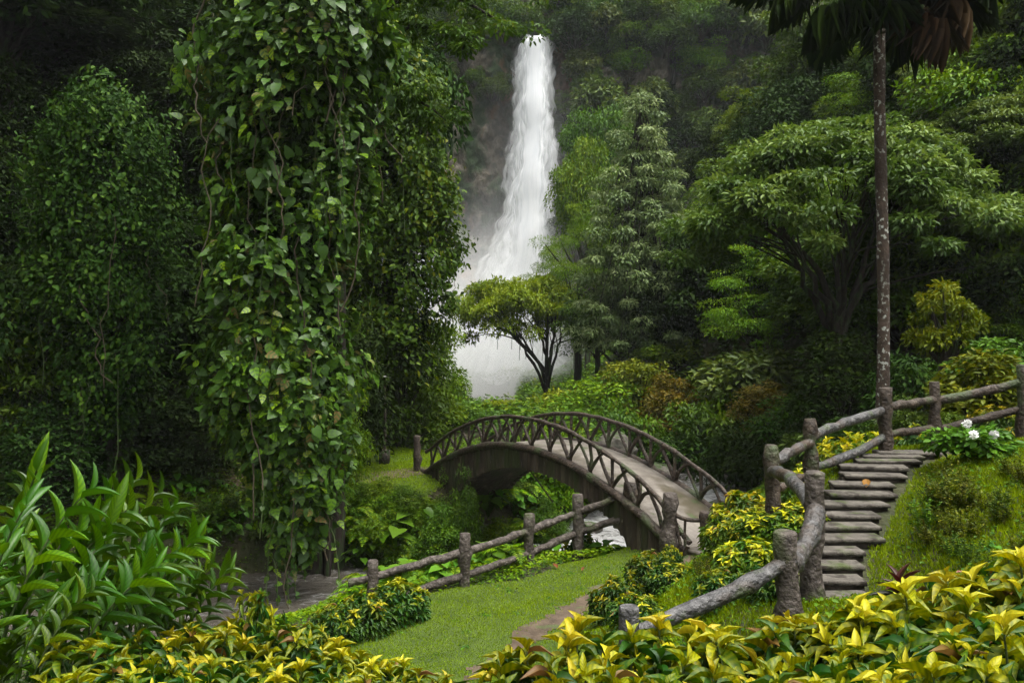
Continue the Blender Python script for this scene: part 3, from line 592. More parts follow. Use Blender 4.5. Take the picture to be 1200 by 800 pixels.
# ------------------------------------------------------------------ bridge
BA = np.array([4.25, 18.35]); BB = np.array([-1.95, 28.5]); BD = (BB-BA)/np.linalg.norm(BB-BA); BN = np.array([-BD[1], BD[0]])*-1   # BN points right (+x)
BL = np.linalg.norm(BB-BA); HWD = .98
def dz(t): return .74+1.47*4*t*(1-t)
def bp(t, side, z): xy = BA+BD*BL*t+BN*side; return np.array([xy[0], xy[1], z])
bridge = tag(empty('footbridge', (BA[0], BA[1], .7)), 'arched concrete footbridge with rustic branch-like railings over the river', 'bridge')
def kid(acc, name, mats, parent, **k):
    off = np.array(parent.matrix_world.translation) if parent.parent else np.array(parent.location)
    for i in range(len(acc.V)): acc.V[i] = acc.V[i]-off
    return acc.build(name, mats, parent, **k)
def build_arch():
    n = 60; ts = np.linspace(-.03, 1.03, n); acc = Acc()
    def zb(t):
        q = 1-((t-.47)/.43)**2
        return -2.3 if q <= 0 else -1.9+(1.60+1.9)*math.sqrt(q)**.8
    rows = []
    for t in ts:
        zt = dz(min(max(t, 0), 1))-.11; b = min(zb(t), zt-.3)
        rows.append([bp(t, -HWD, zt), bp(t, HWD, zt), bp(t, HWD, b), bp(t, -HWD, b)])
    V = np.array(rows); 
    for i in range(n-1):
        for k in range(4):
            a, b = V[i][k], V[i][(k+1) % 4]; c, d = V[i+1][(k+1) % 4], V[i+1][k]
            acc.add([a, b, c, d], [(0, 1, 2, 3)])
    acc.add(V[0], [(0, 1, 2, 3)]); acc.add(V[-1], [(3, 2, 1, 0)])
    # vertical split-log facing along the near side
    for i, t in enumerate(np.arange(.0, 1.0, .0165)):
        zt = dz(t)-.03+random.uniform(-.03, .02); b = max(min(zb(t), zt-.3), -1.75)-random.uniform(0, .03)
        for s in (-1, 1): tube(acc, [bp(t, s*(HWD-.06), b), bp(t, s*(HWD-.06), (zt+b)/2), bp(t, s*(HWD-.06), zt-.06)], .115*random.uniform(.75, 1.1), 6, rough=.10)
    kid(acc, 'arch', M['bridge_side'], bridge)
    acc = Acc(); n = 50
    for i in range(n):
        t0, t1 = -.06+1.12*i/n, -.06+1.12*(i+1)/n; z0 = dz(max(0, min(1, t0))); z1 = dz(max(0, min(1, t1)))
        w_ = HWD-.02
        acc.add([bp(t0, -w_, z0), bp(t0, w_, z0), bp(t1, w_, z1), bp(t1, -w_, z1), bp(t0, -w_, z0-.1), bp(t0, w_, z0-.1), bp(t1, w_, z1-.1), bp(t1, -w_, z1-.1)],
                [(0, 1, 2, 3), (4, 7, 6, 5), (0, 3, 7, 4), (1, 5, 6, 2)])
    kid(acc, 'deck', M['deck'], bridge)
    for s in (-1, 1):
        acc = Acc(); ts2 = np.linspace(-.03, 1.03, 46); tube(acc, [bp(t, s*(HWD+.02), dz(max(0, min(1, t)))-.05+random.uniform(-.01, .01)) for t in ts2], .105, 8, rough=.07); kid(acc, 'edge_beam', M['log_dark'], bridge, smooth=True)
build_arch()
def rail_z(t): 
    return dz(t)+.74-.10*(abs(2*t-1))**3
for s in (-1, 1):
    ts = np.linspace(-.035 if s < 0 else -.06, 1.01, 40); acc = Acc(); pts = []
    for t in ts:
        tt = max(0, min(1, t)); z = rail_z(tt); 
        if t < .06: z -= ((.06-t)/.1)**1.6*.55
        pts.append(bp(t, s*(HWD-.02), z+random.uniform(-.012, .012)))
    tube(acc, pts, .056*np.random.default_rng(5).uniform(.85, 1.15, 40), 8, rough=.05); kid(acc, 'handrail', M['log_dark'], bridge, smooth=True)
    np_ = 13
    for i in range(np_+1):
        t = .035+.945*i/np_; a = Acc(); ln = random.uniform(-.008, .008); ext = .75 if i % 3 == 1 else 0
        tube(a, [bp(t, s*(HWD-.03), dz(t)-.15), bp(t+ln, s*(HWD-.05), dz(t)+.35), bp(t, s*(HWD-.02), rail_z(t))], [.05, .042, .045], 7, rough=.1); kid(a, 'post', M['log_dark'], bridge, smooth=True)
        if i < np_:
            t2 = .035+.945*(i+1)/np_; tm = (t+t2)/2
            for (ta, tb) in ((t, tm+.012), (t2, tm-.012)):
                a = Acc(); sgn = 1
                # braces leave the deck at the post's foot and spread up to the rail
                tube(a, bez(bp(ta, s*(HWD-.03), dz(ta)+.04), bp(ta+(tb-ta)*random.uniform(.2, .6), s*(HWD-.04), dz(ta)+random.uniform(.35, .5)), bp(tb, s*(HWD-.02), rail_z(tb)-.01), 6), np.linspace(.052, .036, 6)*random.uniform(.8, 1.15), 6, rough=.13)
                kid(a, 'brace', M['log_dark'], bridge, smooth=True)

# near-end post with its short side rail, seen against the deck
def knotty(acc, p0, p1, r0, r1=None, n=8, sides=10, amp=.05, seed=0, bow=0.0, top_bevel=True):
    r1 = r1 or r0; q = np.random.default_rng(seed+99); t = np.linspace(0, 1, n)
    pts = np.asarray(p0, float)+(np.asarray(p1, float)-np.asarray(p0, float))*t[:, None]
    pts[1:-1] += q.normal(0, amp*r0*2.2, (n-2, 3)); pts[:, 2] += bow*np.sin(PI*t)
    rad = (r0+(r1-r0)*t)*(1+q.normal(0, .07, n))
    for k in range(1, n-1):
        if q.uniform() < .18: rad[k] *= 1.22
    if top_bevel:
        d = norm(pts[-1]-pts[-2]); pts = np.vstack([pts, pts[-1]+d*r0*.12]); rad = np.append(rad, rad[-1]*.82)
    tube(acc, pts, rad, sides, rough=.045, r=q)
def wp(px, py, D): return np.array([(px-600)/1000*D, D, CAMZ-(py-400)/1000*D])
gp = tag(empty('corner_post', wp(785, 636, 17.6)), 'thick pale knotted post at the near end of the bridge railing', 'post')
a = Acc(); knotty(a, wp(783, 650, 17.6), wp(785, 578, 17.6), .15, .14, seed=3, sides=12); kid(a, 'trunk_post', M['log'], gp, smooth=True)
a = Acc(); tube(a, bez(wp(789, 604, 17.6), wp(796, 630, 17.55), wp(798, 640, 17.5), 6), np.linspace(.05, .035, 6), 6, rough=.08); kid(a, 'brace', M['log_dark'], gp, smooth=True)
sr = tag(empty('side_rail', wp(826, 628, 17.4)), 'short low rail with a dark stub post beside the end of the bridge', 'railing')
a = Acc(); knotty(a, wp(826, 640, 17.4), wp(826, 600, 17.4), .10, seed=5); kid(a, 'post', M['log_dark'], sr, smooth=True)
a = Acc(); tube(a, bez(wp(790, 601, 17.55), wp(800, 611, 17.5), wp(824, 609, 17.42), 7), .045, 7, rough=.08); kid(a, 'rail', M['log_dark'], sr, smooth=True)
a = Acc(); tube(a, [wp(803, 607, 17.5), wp(802.5, 622, 17.48), wp(803, 640, 17.46)], .03, 6, rough=.1); kid(a, 'stake', M['log_dark'], sr, smooth=True)

# ------------------------------------------------------------------ log fence on the lawn
fence = tag(empty('log_fence', wp(545, 682, 17.8)), 'two-rail log fence along the river side of the lawn', 'fence')
FP = [(437, 657, 17.3, .115), (545, 625, 17.8, .12), (620, 602, 19.2, .12), (677, 579, 19.9, .13), (742, 566, 19.4, .19)]
for i, (px, py, D, r) in enumerate(FP):
    t = wp(px, py, D); g = H(t[0], t[1])-.25; a = Acc()
    knotty(a, (t[0]+random.uniform(-.02, .02), t[1], g), t, r, r*.97, seed=10+i, sides=12); kid(a, 'post', M['log_dark'] if i == 4 else M['log'], fence, smooth=True)
UP = [(408, 683, 17.2), (437, 676, 17.3), (545, 646, 17.8), (620, 622, 19.2), (677, 600, 19.9), (738, 578, 19.4)]
LO = [(425, 712, 17.2), (437, 708, 17.3), (545, 674, 17.8), (620, 648, 19.2), (677, 624, 19.9), (738, 605, 19.4)]
for row in (UP, LO):
    for i in range(len(row)-1):
        if i == 0: p0, p1 = wp(*row[0]), wp(*row[1])
        else: p0, p1 = wp(*row[i]), wp(*row[i+1])
        a = Acc(); knotty(a, p0, p1, .082, .078, n=9, seed=31+i+len(row)*(row is LO), top_bevel=False); kid(a, 'rail', M['log'], fence, smooth=True)

# ------------------------------------------------------------------ stair fence
sf = tag(empty('stair_fence', wp(955, 690, 10)), 'rustic two-rail log fence climbing beside the stone steps', 'fence')
SP = [(738, 712, 8.1, .0), (920, 624, 8.9, .13), (955, 554, 10.0, .125), (904, 522, 13.4, .115), (949, 491, 14.5, .115), (1037, 455, 15.9, .125), (1095, 448, 16.6, .115), (1199, 428, 16.4, .125)]
for i, (px, py, D, r) in enumerate(SP):
    if r == 0: continue
    t = wp(px, py, D); g = H(t[0], t[1])-.3; a = Acc()
    lean = (-.06 if i == 2 else .04)
    knotty(a, (t[0]+lean, t[1], g), t, r*1.04, r*.92, seed=50+i, sides=12, n=9); kid(a, 'post', M['log'] if i in (1, 2) else M['log_dark'], sf, smooth=True)
def rail(pts, r, mat='log_grey', seed=0):
    a = Acc(); P_ = [wp(*p) for p in pts]
    q = np.random.default_rng(seed); n = 10
    path_ = bez(P_[0], 2*P_[1]-.5*(P_[0]+P_[2]), P_[2], n) if len(P_) == 3 else P_[0]+(P_[1]-P_[0])*np.linspace(0, 1, n)[:, None]
    path_[1:-1] += q.normal(0, r*.12, (n-2, 3)); rad = r*(1+q.normal(0, .07, n)); rad[[3, 6]] *= 1.12
    tube(a, path_, rad, 10, rough=.04, r=q); kid(a, 'rail', M[mat], sf, smooth=True)
rail([(742, 742, 8.15), (850, 697, 8.6), (928, 655, 8.9)], .082, seed=1)
rail([(926, 662, 8.95), (944, 640, 9.4), (956, 598, 9.95)], .105, seed=2)
rail([(905, 552, 13.3), (925, 560, 11.8), (951, 592, 10.1)], .09, seed=3)
rail([(905, 545, 13.35), (925, 530, 13.9), (949, 519, 14.45)], .085, seed=4)
rail([(949, 512, 14.5), (985, 497, 15.2), (1037, 480, 15.9)], .085, seed=5)
rail([(912, 572, 13.4), (930, 563, 13.9), (949, 558, 14.45)], .07, 'log_dark', seed=6)
rail([(949, 548, 14.5), (990, 535, 15.2), (1037, 511, 15.9)], .08, seed=7)
rail([(1037, 476, 15.9), (1066, 473, 16.2), (1095, 468, 16.6)], .08, 'log_dark', seed=8)
rail([(1095, 468, 16.6), (1145, 461, 16.5), (1199, 447, 16.4)], .085, 'log_dark', seed=9)
rail([(1037, 509, 15.9), (1066, 505, 16.2), (1095, 501, 16.6)], .07, 'log_dark', seed=10)
rail([(1095, 505, 16.6), (1145, 492, 16.5), (1199, 478, 16.4)], .075, 'log_dark', seed=11)
bo = tag(empty('bollard', wp(738, 790, 8.1)), 'short round grey post with a flat top among yellow croton leaves', 'post')
a = Acc(); t = wp(737, 710, 8.1); tube(a, [(t[0], t[1], H(t[0], t[1])-.2), (t[0], t[1], t[2]-.03), (t[0], t[1], t[2]-.012), (t[0], t[1], t[2])], [.1, .098, .095, .088], 20); kid(a, 'shaft', M['log_grey'], bo)

# ------------------------------------------------------------------ stairway
st = tag(empty('stone_stairway', tuple(STAIR[1])), 'worn stone steps climbing to the right past the log fence', 'stairs')
seg = np.concatenate([[0], np.cumsum(np.linalg.norm(np.diff(STAIR[:, :2], axis=0), axis=1))])
for i in range(15):
    s = .15+i*.425; c = np.array([np.interp(s, seg, STAIR[:, k]) for k in range(3)]); a = Acc()
    low = i < 4; wdt = random.uniform(.62, .85) if low else random.uniform(.92, 1.12)
    c[2] = np.interp(s, seg, STAIR[:, 2])+.035; x0 = c[0]-.06+random.uniform(-.06, .06); rz_ = R_(random.uniform(-4, 5)-(0 if i < 9 else 8))
    box(a, (x0, c[1], c[2]-.03), (wdt, .36 if low else .43, .06), rz=rz_, jit=.007, bev=.006)
    so = kid(a, 'step', M['step'], st)
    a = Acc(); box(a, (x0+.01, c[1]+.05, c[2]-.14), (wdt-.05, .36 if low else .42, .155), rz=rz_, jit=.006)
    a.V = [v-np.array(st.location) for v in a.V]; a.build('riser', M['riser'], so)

a = Acc(); tube(a, bez(wp(617, 545, 23.0), wp(632, 566, 22.6), wp(648, 588, 22.3), 8), .022, 5); tag(a.build('cable', M['log_dark'], smooth=True), 'thin dark cable slanting down from the middle of the bridge arch', 'cable')
# ------------------------------------------------------------------ lamp post / feeder on the far bank, dark snag, rocks
lp = tag(empty('lamp_post', (-4.45, 29.8, H(-4.45, 29.8))), 'slim wooden pole with a flat plate on top, on the far bank', 'post')
a = Acc(); z0 = H(-4.45, 29.8); tube(a, [(-4.45, 29.8, z0-.2), (-4.43, 29.8, z0+1.6), (-4.45, 29.8, 3.72)], [.05, .045, .04], 8, rough=.05); kid(a, 'pole', M['log_dark'], lp, smooth=True)
a = Acc(); box(a, (-4.45, 29.8, 3.77), (.42, .3, .05), bev=.01); kid(a, 'plate', M['paint'], lp)
a = Acc(); box(a, (-4.45, 29.8, z0+.25), (.34, .34, .5), bev=.05); kid(a, 'footing', M['log'], lp)
def end_post(px, D, h_, lab):
    x = (px-600)/1000*D; g = H(x, D); a = Acc(); knotty(a, (x, D, g-.2), (x, D, g+h_), .12, seed=px); return tag(a.build('wooden_post', M['log_dark'], smooth=True), lab, 'post')
end_post(489, 28.3, 1.15, 'dark wooden post at the far end of the bridge')
# (snag above the bushes)
a = Acc(); q = np.random.default_rng(3)
for k in range(9):
    p = np.array([(545-600)/1000*62., 62., .15])+q.uniform(-1.4, 1.4, 3)*np.array([1, .4, .25]); tube(a, bez(p, p+q.uniform(-1, 1, 3)*np.array([1, .3, .2]), p+q.uniform(-1.6, 1.6, 3)*np.array([1, .3, .18]), 6), np.linspace(.28, .12, 6), 7, rough=.15)
tag(a.build('driftwood', M['log_dark'], smooth=True), 'dark heap of driftwood below the white spray', 'driftwood')
def rock(x, y, z, s, lab, seed, mat='rock'):
    import bmesh
    bm = bmesh.new(); bmesh.ops.create_icosphere(bm, subdivisions=4, radius=1); q = np.random.default_rng(seed)
    V = np.array([v.co[:] for v in bm.verts]); pl = norm(q.standard_normal((9, 3)))
    for n_ in pl:
        dd = V@n_; lim = q.uniform(.72, .95); V = V-np.maximum(dd-lim, 0)[:, None]*n_*.85
    V *= (1+.05*np.sin(V@q.standard_normal((3,))*7)[:, None])
    V = V*np.array(s)
    for v, c in zip(bm.verts, V): v.co = c
    me = bpy.data.meshes.new('boulder'); bm.to_mesh(me); bm.free(); me.materials.append(M[mat])
    for p in me.polygons: p.use_smooth = False
    o = bpy.data.objects.new('boulder', me); COL.objects.link(o); o.location = (x, y, z); o.rotation_euler = (0, 0, q.uniform(0, 6)); return tag(o, lab, 'rock', 'boulders along the river')
RK = [(722, 562, 36, (.9, .8, .8), 'large tan boulder behind the bridge railing beside the rapids'), (768, 566, 38, (1.3, 1, .6), 'flat grey boulder at the far edge of the rapids, under dark bushes'),
      (858, 566, 37.5, (.9, .7, .5), 'grey boulder at the water edge just above the bridge rail end'), (700, 575, 34, (.6, .6, .5), 'small dark stone beside the tan boulder'),
      (802, 560, 41, (1.1, .9, .5), 'mossy boulder in the rapids beyond the bridge'), (628, 640, 25.6, (.45, .4, .35), 'wet stone in the stream behind the lawn fence'),
      (705, 640, 25.2, (.5, .4, .35), 'dark stone beside the white water under the fence rail'), (838, 605, 31.5, (.45, .4, .3), 'stone splitting the white water right of the bridge end'),
      (690, 612, 28.6, (.5, .4, .3), 'wet stone in the rapids seen under the bridge'), (640, 560, 33, (.7, .6, .4), 'stone on the gravel bank seen through the bridge railing')]
for i, (px, py, D, s, lab) in enumerate(RK):
    x = (px-600)/1000*D; d_, rz_ = polyd(RIV, np.array([x]), np.array([D])); rock(x, D, max(H(x, D), float(rz_[0]))+.05, s, lab, 70+i)

# ------------------------------------------------------------------ forest: trees placed one by one
RH = 'trees on the right slope'
place('conic', 752, 92, 55, 138, 'tall layered grey-green tree with a pointed top right of the waterfall')
place('umb', 642, 319, 62, 192, 'flat-topped umbrella tree with dark forked trunk in front of the white spray', name='umbrella_tree', rz=0)
place('fine', 676, 205, 62, 130, 'feathery bright tree leaning towards the waterfall left of the tall layered tree')
place('fine', 640, 262, 66, 78, 'small feathery treetop hanging in front of the falling water')
place('r_mid2', 700, 330, 58, 110, 'dark bushy tree behind the umbrella tree')
place('r_dark2', 740, 300, 60, 110, 'dense dark tree under the tall layered tree')
place('spread', 985, 136, 31, 440, 'wide spreading tree with glossy grey-green foliage and dark fanned limbs', rz=.4)
place('spread', 1185, 112, 34, 300, 'dark spreading tree reaching in from the right edge behind the palm', rz=2.4)
place('young', 1108, 298, 22.5, 132, 'yellow-green young tree right of the palm trunk', name='young_tree')
place('r_bright', 900, 92, 58, 120, 'bright leafy tree above the wide spreading tree')
place('r_bright', 862, 125, 62, 80, 'light green round tree left of the bright leafy tree')
place('fine', 845, 196, 50, 95, 'pale feathery tree between the layered tree and the spreading tree')
place('r_mid', 700, 102, 88, 110, 'hazy green tree at the right edge of the waterfall lip')
place('r_mid2', 668, 22, 119, 90, 'misty tree on the cliff just right of the waterfall top')
place('r_bright', 688, 150, 80, 100, 'pale misty tree above the feathery tree')
place('r_mid', 640, -6, 120, 90, 'misty tree on the rim above the waterfall lip')
place('r_dark', 590, -12, 120, 110, 'dark tree on the rim above the left side of the waterfall')
place('r_dark2', 545, -30, 120, 120, 'dark tree on the cliff rim left of the waterfall')
# scattered forest on the right slope, back to front
SPOT = []
def where(px, py):
    if px < 520: return ' '+('high up' if py < 130 else 'halfway up' if py < 300 else 'low down')
    a = 'near the waterfall' if px < 720 else 'behind the layered tree' if px < 830 else 'left of the palm' if px < 1030 else 'right of the palm'
    return (' high' if py < 90 else ' midway' if py < 230 else ' low')+' '+a
def scatter(n, x0, x1, y0, y1, keys, wmin, wmax, label, group, mind=34, seed=1, ok=None):
    q = np.random.default_rng(seed); tries = 0; k = 0
    while k < n and tries < n*40:
        tries += 1; px, py = q.uniform(x0, x1), q.uniform(y0, y1)
        if ok and not ok(px, py): continue
        p = hit(px, py)
        if p is None: continue
        if any((px-a)**2+(py-b)**2 < mind**2 for a, b in SPOT): continue
        SPOT.append((px, py)); D = p[1]; w_ = q.uniform(wmin, wmax)      # width in metres
        key = keys[q.integers(len(keys))]; hh = w_*q.uniform(1.0, 1.5); g = p[2]-hh*.45
        pr = P(key, K[key]); o = inst(pr['o']); s = w_/2/pr['R']; o.location = (p[0], D, g); o.scale = (s, s, hh/pr['H']); o.rotation_euler = (0, 0, q.uniform(0, 6.28))
        lab = (label[keys.index(key)] if isinstance(label, (list, tuple)) else label)+where(px, py)
        tag(o, lab, 'tree', group); k += 1
    return k
kR = ['r_mid', 'r_mid2', 'r_dark', 'r_dark2', 'r_bright', 'r_grey', 'fine']
lR = ['green rounded tree on right slope', 'green oval tree on right slope', 'dark rounded tree on right slope', 'dark oval tree on right slope', 'bright low-domed tree on right slope', 'grey-green tree on right slope', 'feathery light tree on right slope']
scatter(120, 640, 1330, -60, 430, kR, 6.5, 10.5, lR, RH, 34, 5, ok=lambda x, y: x > 660+(y > 120)*60)
scatter(26, 520, 760, -20, 60, kR[:4], 7, 11, [l.replace('right slope', 'cliff rim') for l in lR[:4]], 'trees on the cliff rim', 26, 6, ok=lambda x, y: not (600 < x < 655 and y > 10))
# shrubs clinging to the cliff right and left of the water
q = np.random.default_rng(21)
for i in range(84):
    right = i < 72; X = q.uniform(5.6, 38) if right else q.uniform(-12, -1.5); Z = q.uniform(2, 46) if right else (q.uniform(36, 47) if i % 3 else q.uniform(4, 30)); s = q.uniform(2.0, 3.8) if right else q.uniform(.8, 2.0)
    key = ['s_mid', 's_dark', 's_bright', 's_grey'][q.integers(4)]; pr = P(key, K[key]); o = inst(pr['o']); o.location = (X, 106.3-q.uniform(0, 1.5)*right, Z-.7*s); o.scale = (s, s, s*1.2); o.rotation_euler = (0, 0, q.uniform(0, 6.28))
    tag(o, 'green shrub clinging to the cliff right of the waterfall' if right else 'small green shrub on the grey cliff left of the waterfall', 'shrub', 'shrubs on the cliff right of the fall' if right else 'shrubs on the bare cliff')
CL = []
for i in range(400):
    if len(CL) >= 62: break
    X = q.uniform(6.5, 48); Z = q.uniform(-1, 50)
    if any(math.hypot(X-a, Z-b) < 3.6 for a, b in CL): continue
    CL.append((X, Z)); keys = ['r_bright', 'r_mid2', 'r_grey', 'r_bright', 'fine']; k = int(q.integers(5)); pr = P(keys[k], K[keys[k]]); o = inst(pr['o']); s = q.uniform(.7, 1.1)
    o.location = (X, 107.4+(q.uniform(0, 1.5) if Z > 42 else 0), Z-5.5*s); o.scale = (s, s, s); o.rotation_euler = (0, 0, q.uniform(0, 6.28))
    tag(o, ['bright tree on a ledge of the misty cliff', 'tall mid green tree on a ledge of the misty cliff', 'grey-green tree on a ledge of the misty cliff', 'bright tree on a ledge of the misty cliff', 'feathery tree on a ledge of the misty cliff'][k], 'tree', 'trees on the cliff ledges')
for i in range(26):      # bushes crowding the rim
    X = -15+i*1.75+q.uniform(-.6, .6)
    if 1.2 < X < 4.6: continue
    s = q.uniform(2.2, 3.6); key = ['s_mid', 's_bright', 's_dim', 's_mid'][q.integers(4)]; pr = P(key, K[key]); o = inst(pr['o']); Z = q.uniform(43.5, 47.5); o.location = (X, 106.9+max(0, Z-44.5)*.55, Z-.5*s); o.scale = (s, s, s); o.rotation_euler = (0, 0, q.uniform(0, 6.28))
    tag(o, 'leafy bush on the cliff rim above the waterfall', 'shrub', 'bushes on the cliff rim')
# right bank bushes (front of the slope)
RB = [('s_bright', 612, 540, 31, 75, 'bright green bush seen through the middle of the bridge arch'), ('s_bright', 655, 552, 29.5, 70, 'bright green bush seen through the right side of the bridge arch'), ('s_bright', 585, 560, 28.6, 60, 'green bush low inside the bridge arch'), ('s_mid', 640, 582, 27.6, 60, 'low green bush at the water under the bridge arch'),
 ('s_yel', 655, 452, 52, 110, 'yellow-green bush at the foot of the umbrella tree'), ('s_mid', 600, 466, 58, 110, 'low green bush at the lower edge of the white spray'), ('s_yel', 590, 478, 50, 90, 'low yellow-green bush just above the bridge rail'),
      ('s_bright', 700, 425, 47, 130, 'bright green mounded bush above the middle of the bridge'), ('s_yel', 745, 408, 47, 110, 'yellow-tipped mounded bush right of the bright mounded bush'), ('s_brown', 785, 425, 44, 95, 'brownish yellow bush behind the right half of the bridge'),
      ('s_bright', 790, 395, 52, 110, 'light green bush behind the brownish yellow bush'), ('s_mid', 720, 462, 42, 120, 'mid green bush over the dark rocks by the rapids'), ('s_mid', 830, 452, 40, 130, 'mid green bush at the river edge right of the brownish bush'),
      ('s_grey', 880, 402, 42, 150, 'large-leaved grey-green bush under the spreading tree'), ('s_brown', 895, 438, 37, 90, 'olive bush in the middle of the right bank'), ('s_dim', 870, 478, 36, 130, 'dark bush hanging over the rapids'),
      ('s_mid', 940, 460, 33, 130, 'mid green bush behind the stair fence corner post'), ('s_dim', 985, 385, 28.5, 150, 'dark bush below the limbs of the spreading tree'), ('s_dim', 800, 500, 39, 120, 'dark bush at the far edge of the rapids'),
      ('s_dim', 905, 510, 31, 100, 'dark bush behind the yellow crotons by the stair fence'), ('s_dim', 700, 505, 41, 100, 'dark bush directly above the boulders'), ('s_mid', 655, 492, 43, 100, 'green bush seen through the top of the bridge railing'),
      ('s_grey', 960, 500, 27, 110, 'large-leaved bush behind the stair fence rails'), ('s_dim', 1010, 480, 25, 110, 'dark bush left of the palm trunk foot'), ('s_dim', 1075, 400, 26, 150, 'dark bush right of the palm trunk foot'),
      ('s_yelbig', 1150, 404, 19.5, 125, 'pale yellow-green leafy shrub behind the upper rail'), ('s_big', 1165, 385, 21, 110, 'shrub with big green leaves at the right edge above the rail'), ('s_mid', 1060, 462, 20, 90, 'green shrub between the palm and the upper fence post'),
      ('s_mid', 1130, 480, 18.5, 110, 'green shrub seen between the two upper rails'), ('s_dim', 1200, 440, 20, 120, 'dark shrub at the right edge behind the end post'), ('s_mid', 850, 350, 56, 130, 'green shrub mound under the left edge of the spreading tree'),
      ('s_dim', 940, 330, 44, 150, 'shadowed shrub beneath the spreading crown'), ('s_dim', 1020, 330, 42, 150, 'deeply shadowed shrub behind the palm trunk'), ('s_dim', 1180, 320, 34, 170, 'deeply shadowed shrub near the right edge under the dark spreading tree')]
for key, px, ty, D, wd, lab in RB: place(key, px, ty, D, wd, lab, 'shrub', 'bushes on the right bank')

# ------------------------------------------------------------------ left side: vine-draped trees
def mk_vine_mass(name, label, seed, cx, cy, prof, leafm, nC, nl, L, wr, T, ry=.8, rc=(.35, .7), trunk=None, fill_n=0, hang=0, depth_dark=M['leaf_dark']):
    """a tree swallowed by creepers: prof = [(z, x_left, x_right)]"""
    r = np.random.default_rng(seed); e = tag(empty(name, (cx, cy, prof[0][0])), label, 'tree'); zs = [p[0] for p in prof]; C = []
    lobes = [(r.uniform(zs[0]+.3, zs[-1]), r.uniform(-PI, 0), r.uniform(.82, 1.22)) for _ in range(max(10, nC//12))]
    for i in range(nC):
        lz, la, lk = lobes[r.integers(len(lobes))]; z = min(max(lz+r.normal(0, .55), zs[0]), zs[-1]); xl = np.interp(z, zs, [p[1] for p in prof]); xr = np.interp(z, zs, [p[2] for p in prof]); c = (xl+xr)/2; hw = (xr-xl)/2
        a = la+r.normal(0, .42) if r.uniform() < .8 else r.uniform(-PI, PI)
        k = lk*r.uniform(.72, 1.05)*(1+.07*math.sin(z*3.1-a*3)); C.append((c+math.cos(a)*hw*k, cy+math.sin(a)*hw*ry*k, z))
    C = np.array(C); acc = Acc(); k = len(C); Cr = np.repeat(C, nl, 0); m = len(Cr); rcc = np.repeat(r.uniform(*rc, k), nl)
    d = norm(r.standard_normal((m, 3))); Pp = Cr+d*(rcc*r.uniform(.3, 1, m))[:, None]*np.array([1, 1, 1.5])
    o = Pp-np.stack([np.full(m, cx), np.full(m, cy), Pp[:, 2]], 1); o = norm(o); 
    cg = np.repeat(r.standard_normal((k, 3))*.5, nl, 0); g = o*.45+cg+r.standard_normal((m, 3))*.45; g[:, 2] -= .65
    nn = o*.8+cg*.4+r.standard_normal((m, 3))*.45; nn[:, 2] += .75
    cr = np.repeat(r.uniform(0, 1, k), nl); rnd = np.clip(.75*r.uniform(0, 1, m)+.3*cr, 0, 1)
    ll = L*(.30+1.0*r.uniform(0, 1, m)**1.5); leaves(acc, Pp, g, nn, ll, ll*wr*r.uniform(.8, 1.1, m), T, rnd)
    for i in range(len(acc.V)): acc.V[i] = acc.V[i]-np.array([cx, cy, prof[0][0]])
    acc.build('foliage', leafm, e)
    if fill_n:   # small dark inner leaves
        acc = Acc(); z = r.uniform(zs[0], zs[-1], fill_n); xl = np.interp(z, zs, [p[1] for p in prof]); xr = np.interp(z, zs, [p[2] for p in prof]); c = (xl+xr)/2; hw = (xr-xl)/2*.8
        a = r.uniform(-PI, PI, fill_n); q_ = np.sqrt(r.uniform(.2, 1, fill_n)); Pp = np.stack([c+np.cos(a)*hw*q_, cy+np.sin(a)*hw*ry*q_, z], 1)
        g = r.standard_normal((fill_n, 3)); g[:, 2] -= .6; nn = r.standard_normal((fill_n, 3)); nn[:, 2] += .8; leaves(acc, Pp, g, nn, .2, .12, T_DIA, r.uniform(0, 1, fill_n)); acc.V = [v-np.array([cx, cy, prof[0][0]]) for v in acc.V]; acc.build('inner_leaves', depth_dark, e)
    if trunk:
        acc = Acc(); tx, ty, rr = trunk; z0 = H(tx, ty)-.4; zz = np.linspace(z0, zs[-1], 14); pts = np.stack([tx+(cx-tx)*np.linspace(0, 1, 14)+r.uniform(-.12, .12, 14), ty+r.uniform(-.1, .1, 14), zz], 1)
        tube(acc, pts, np.linspace(rr*1.4, rr*.6, 14), 12, rough=.1, r=r)
        for k_ in range(5):
            b0 = pts[1]+r.uniform(-.4, .4, 3)*np.array([1, 1, 0]); tube(acc, np.array([b0+[0, 0, -.9], b0*.5+pts[6]*.5+r.uniform(-.3, .3, 3), pts[11]]), [.10, .08, .05], 6, rough=.1, r=r)
        acc.V = [v-np.array([cx, cy, prof[0][0]]) for v in acc.V]; acc.build('trunk', M['bark'], e, smooth=True)
    acc = Acc()
    for i in range(hang):      # woody runners over the leaf mass
        p = C[r.integers(len(C))].copy(); p[1] -= .25; n_ = 12; ln = r.uniform(1.5, 5); pts = p+np.stack([np.cumsum(r.normal(0, .09, n_)), np.cumsum(r.normal(0, .05, n_)), -np.linspace(0, ln, n_)], 1)
        pts[:, 2] = np.maximum(pts[:, 2], H(p[0], p[1])+.1); tube(acc, pts, r.uniform(.010, .024), 5, cap=False)
    acc.V = [v-np.array([cx, cy, prof[0][0]]) for v in acc.V]; acc.build('runners', M['runner'], e)
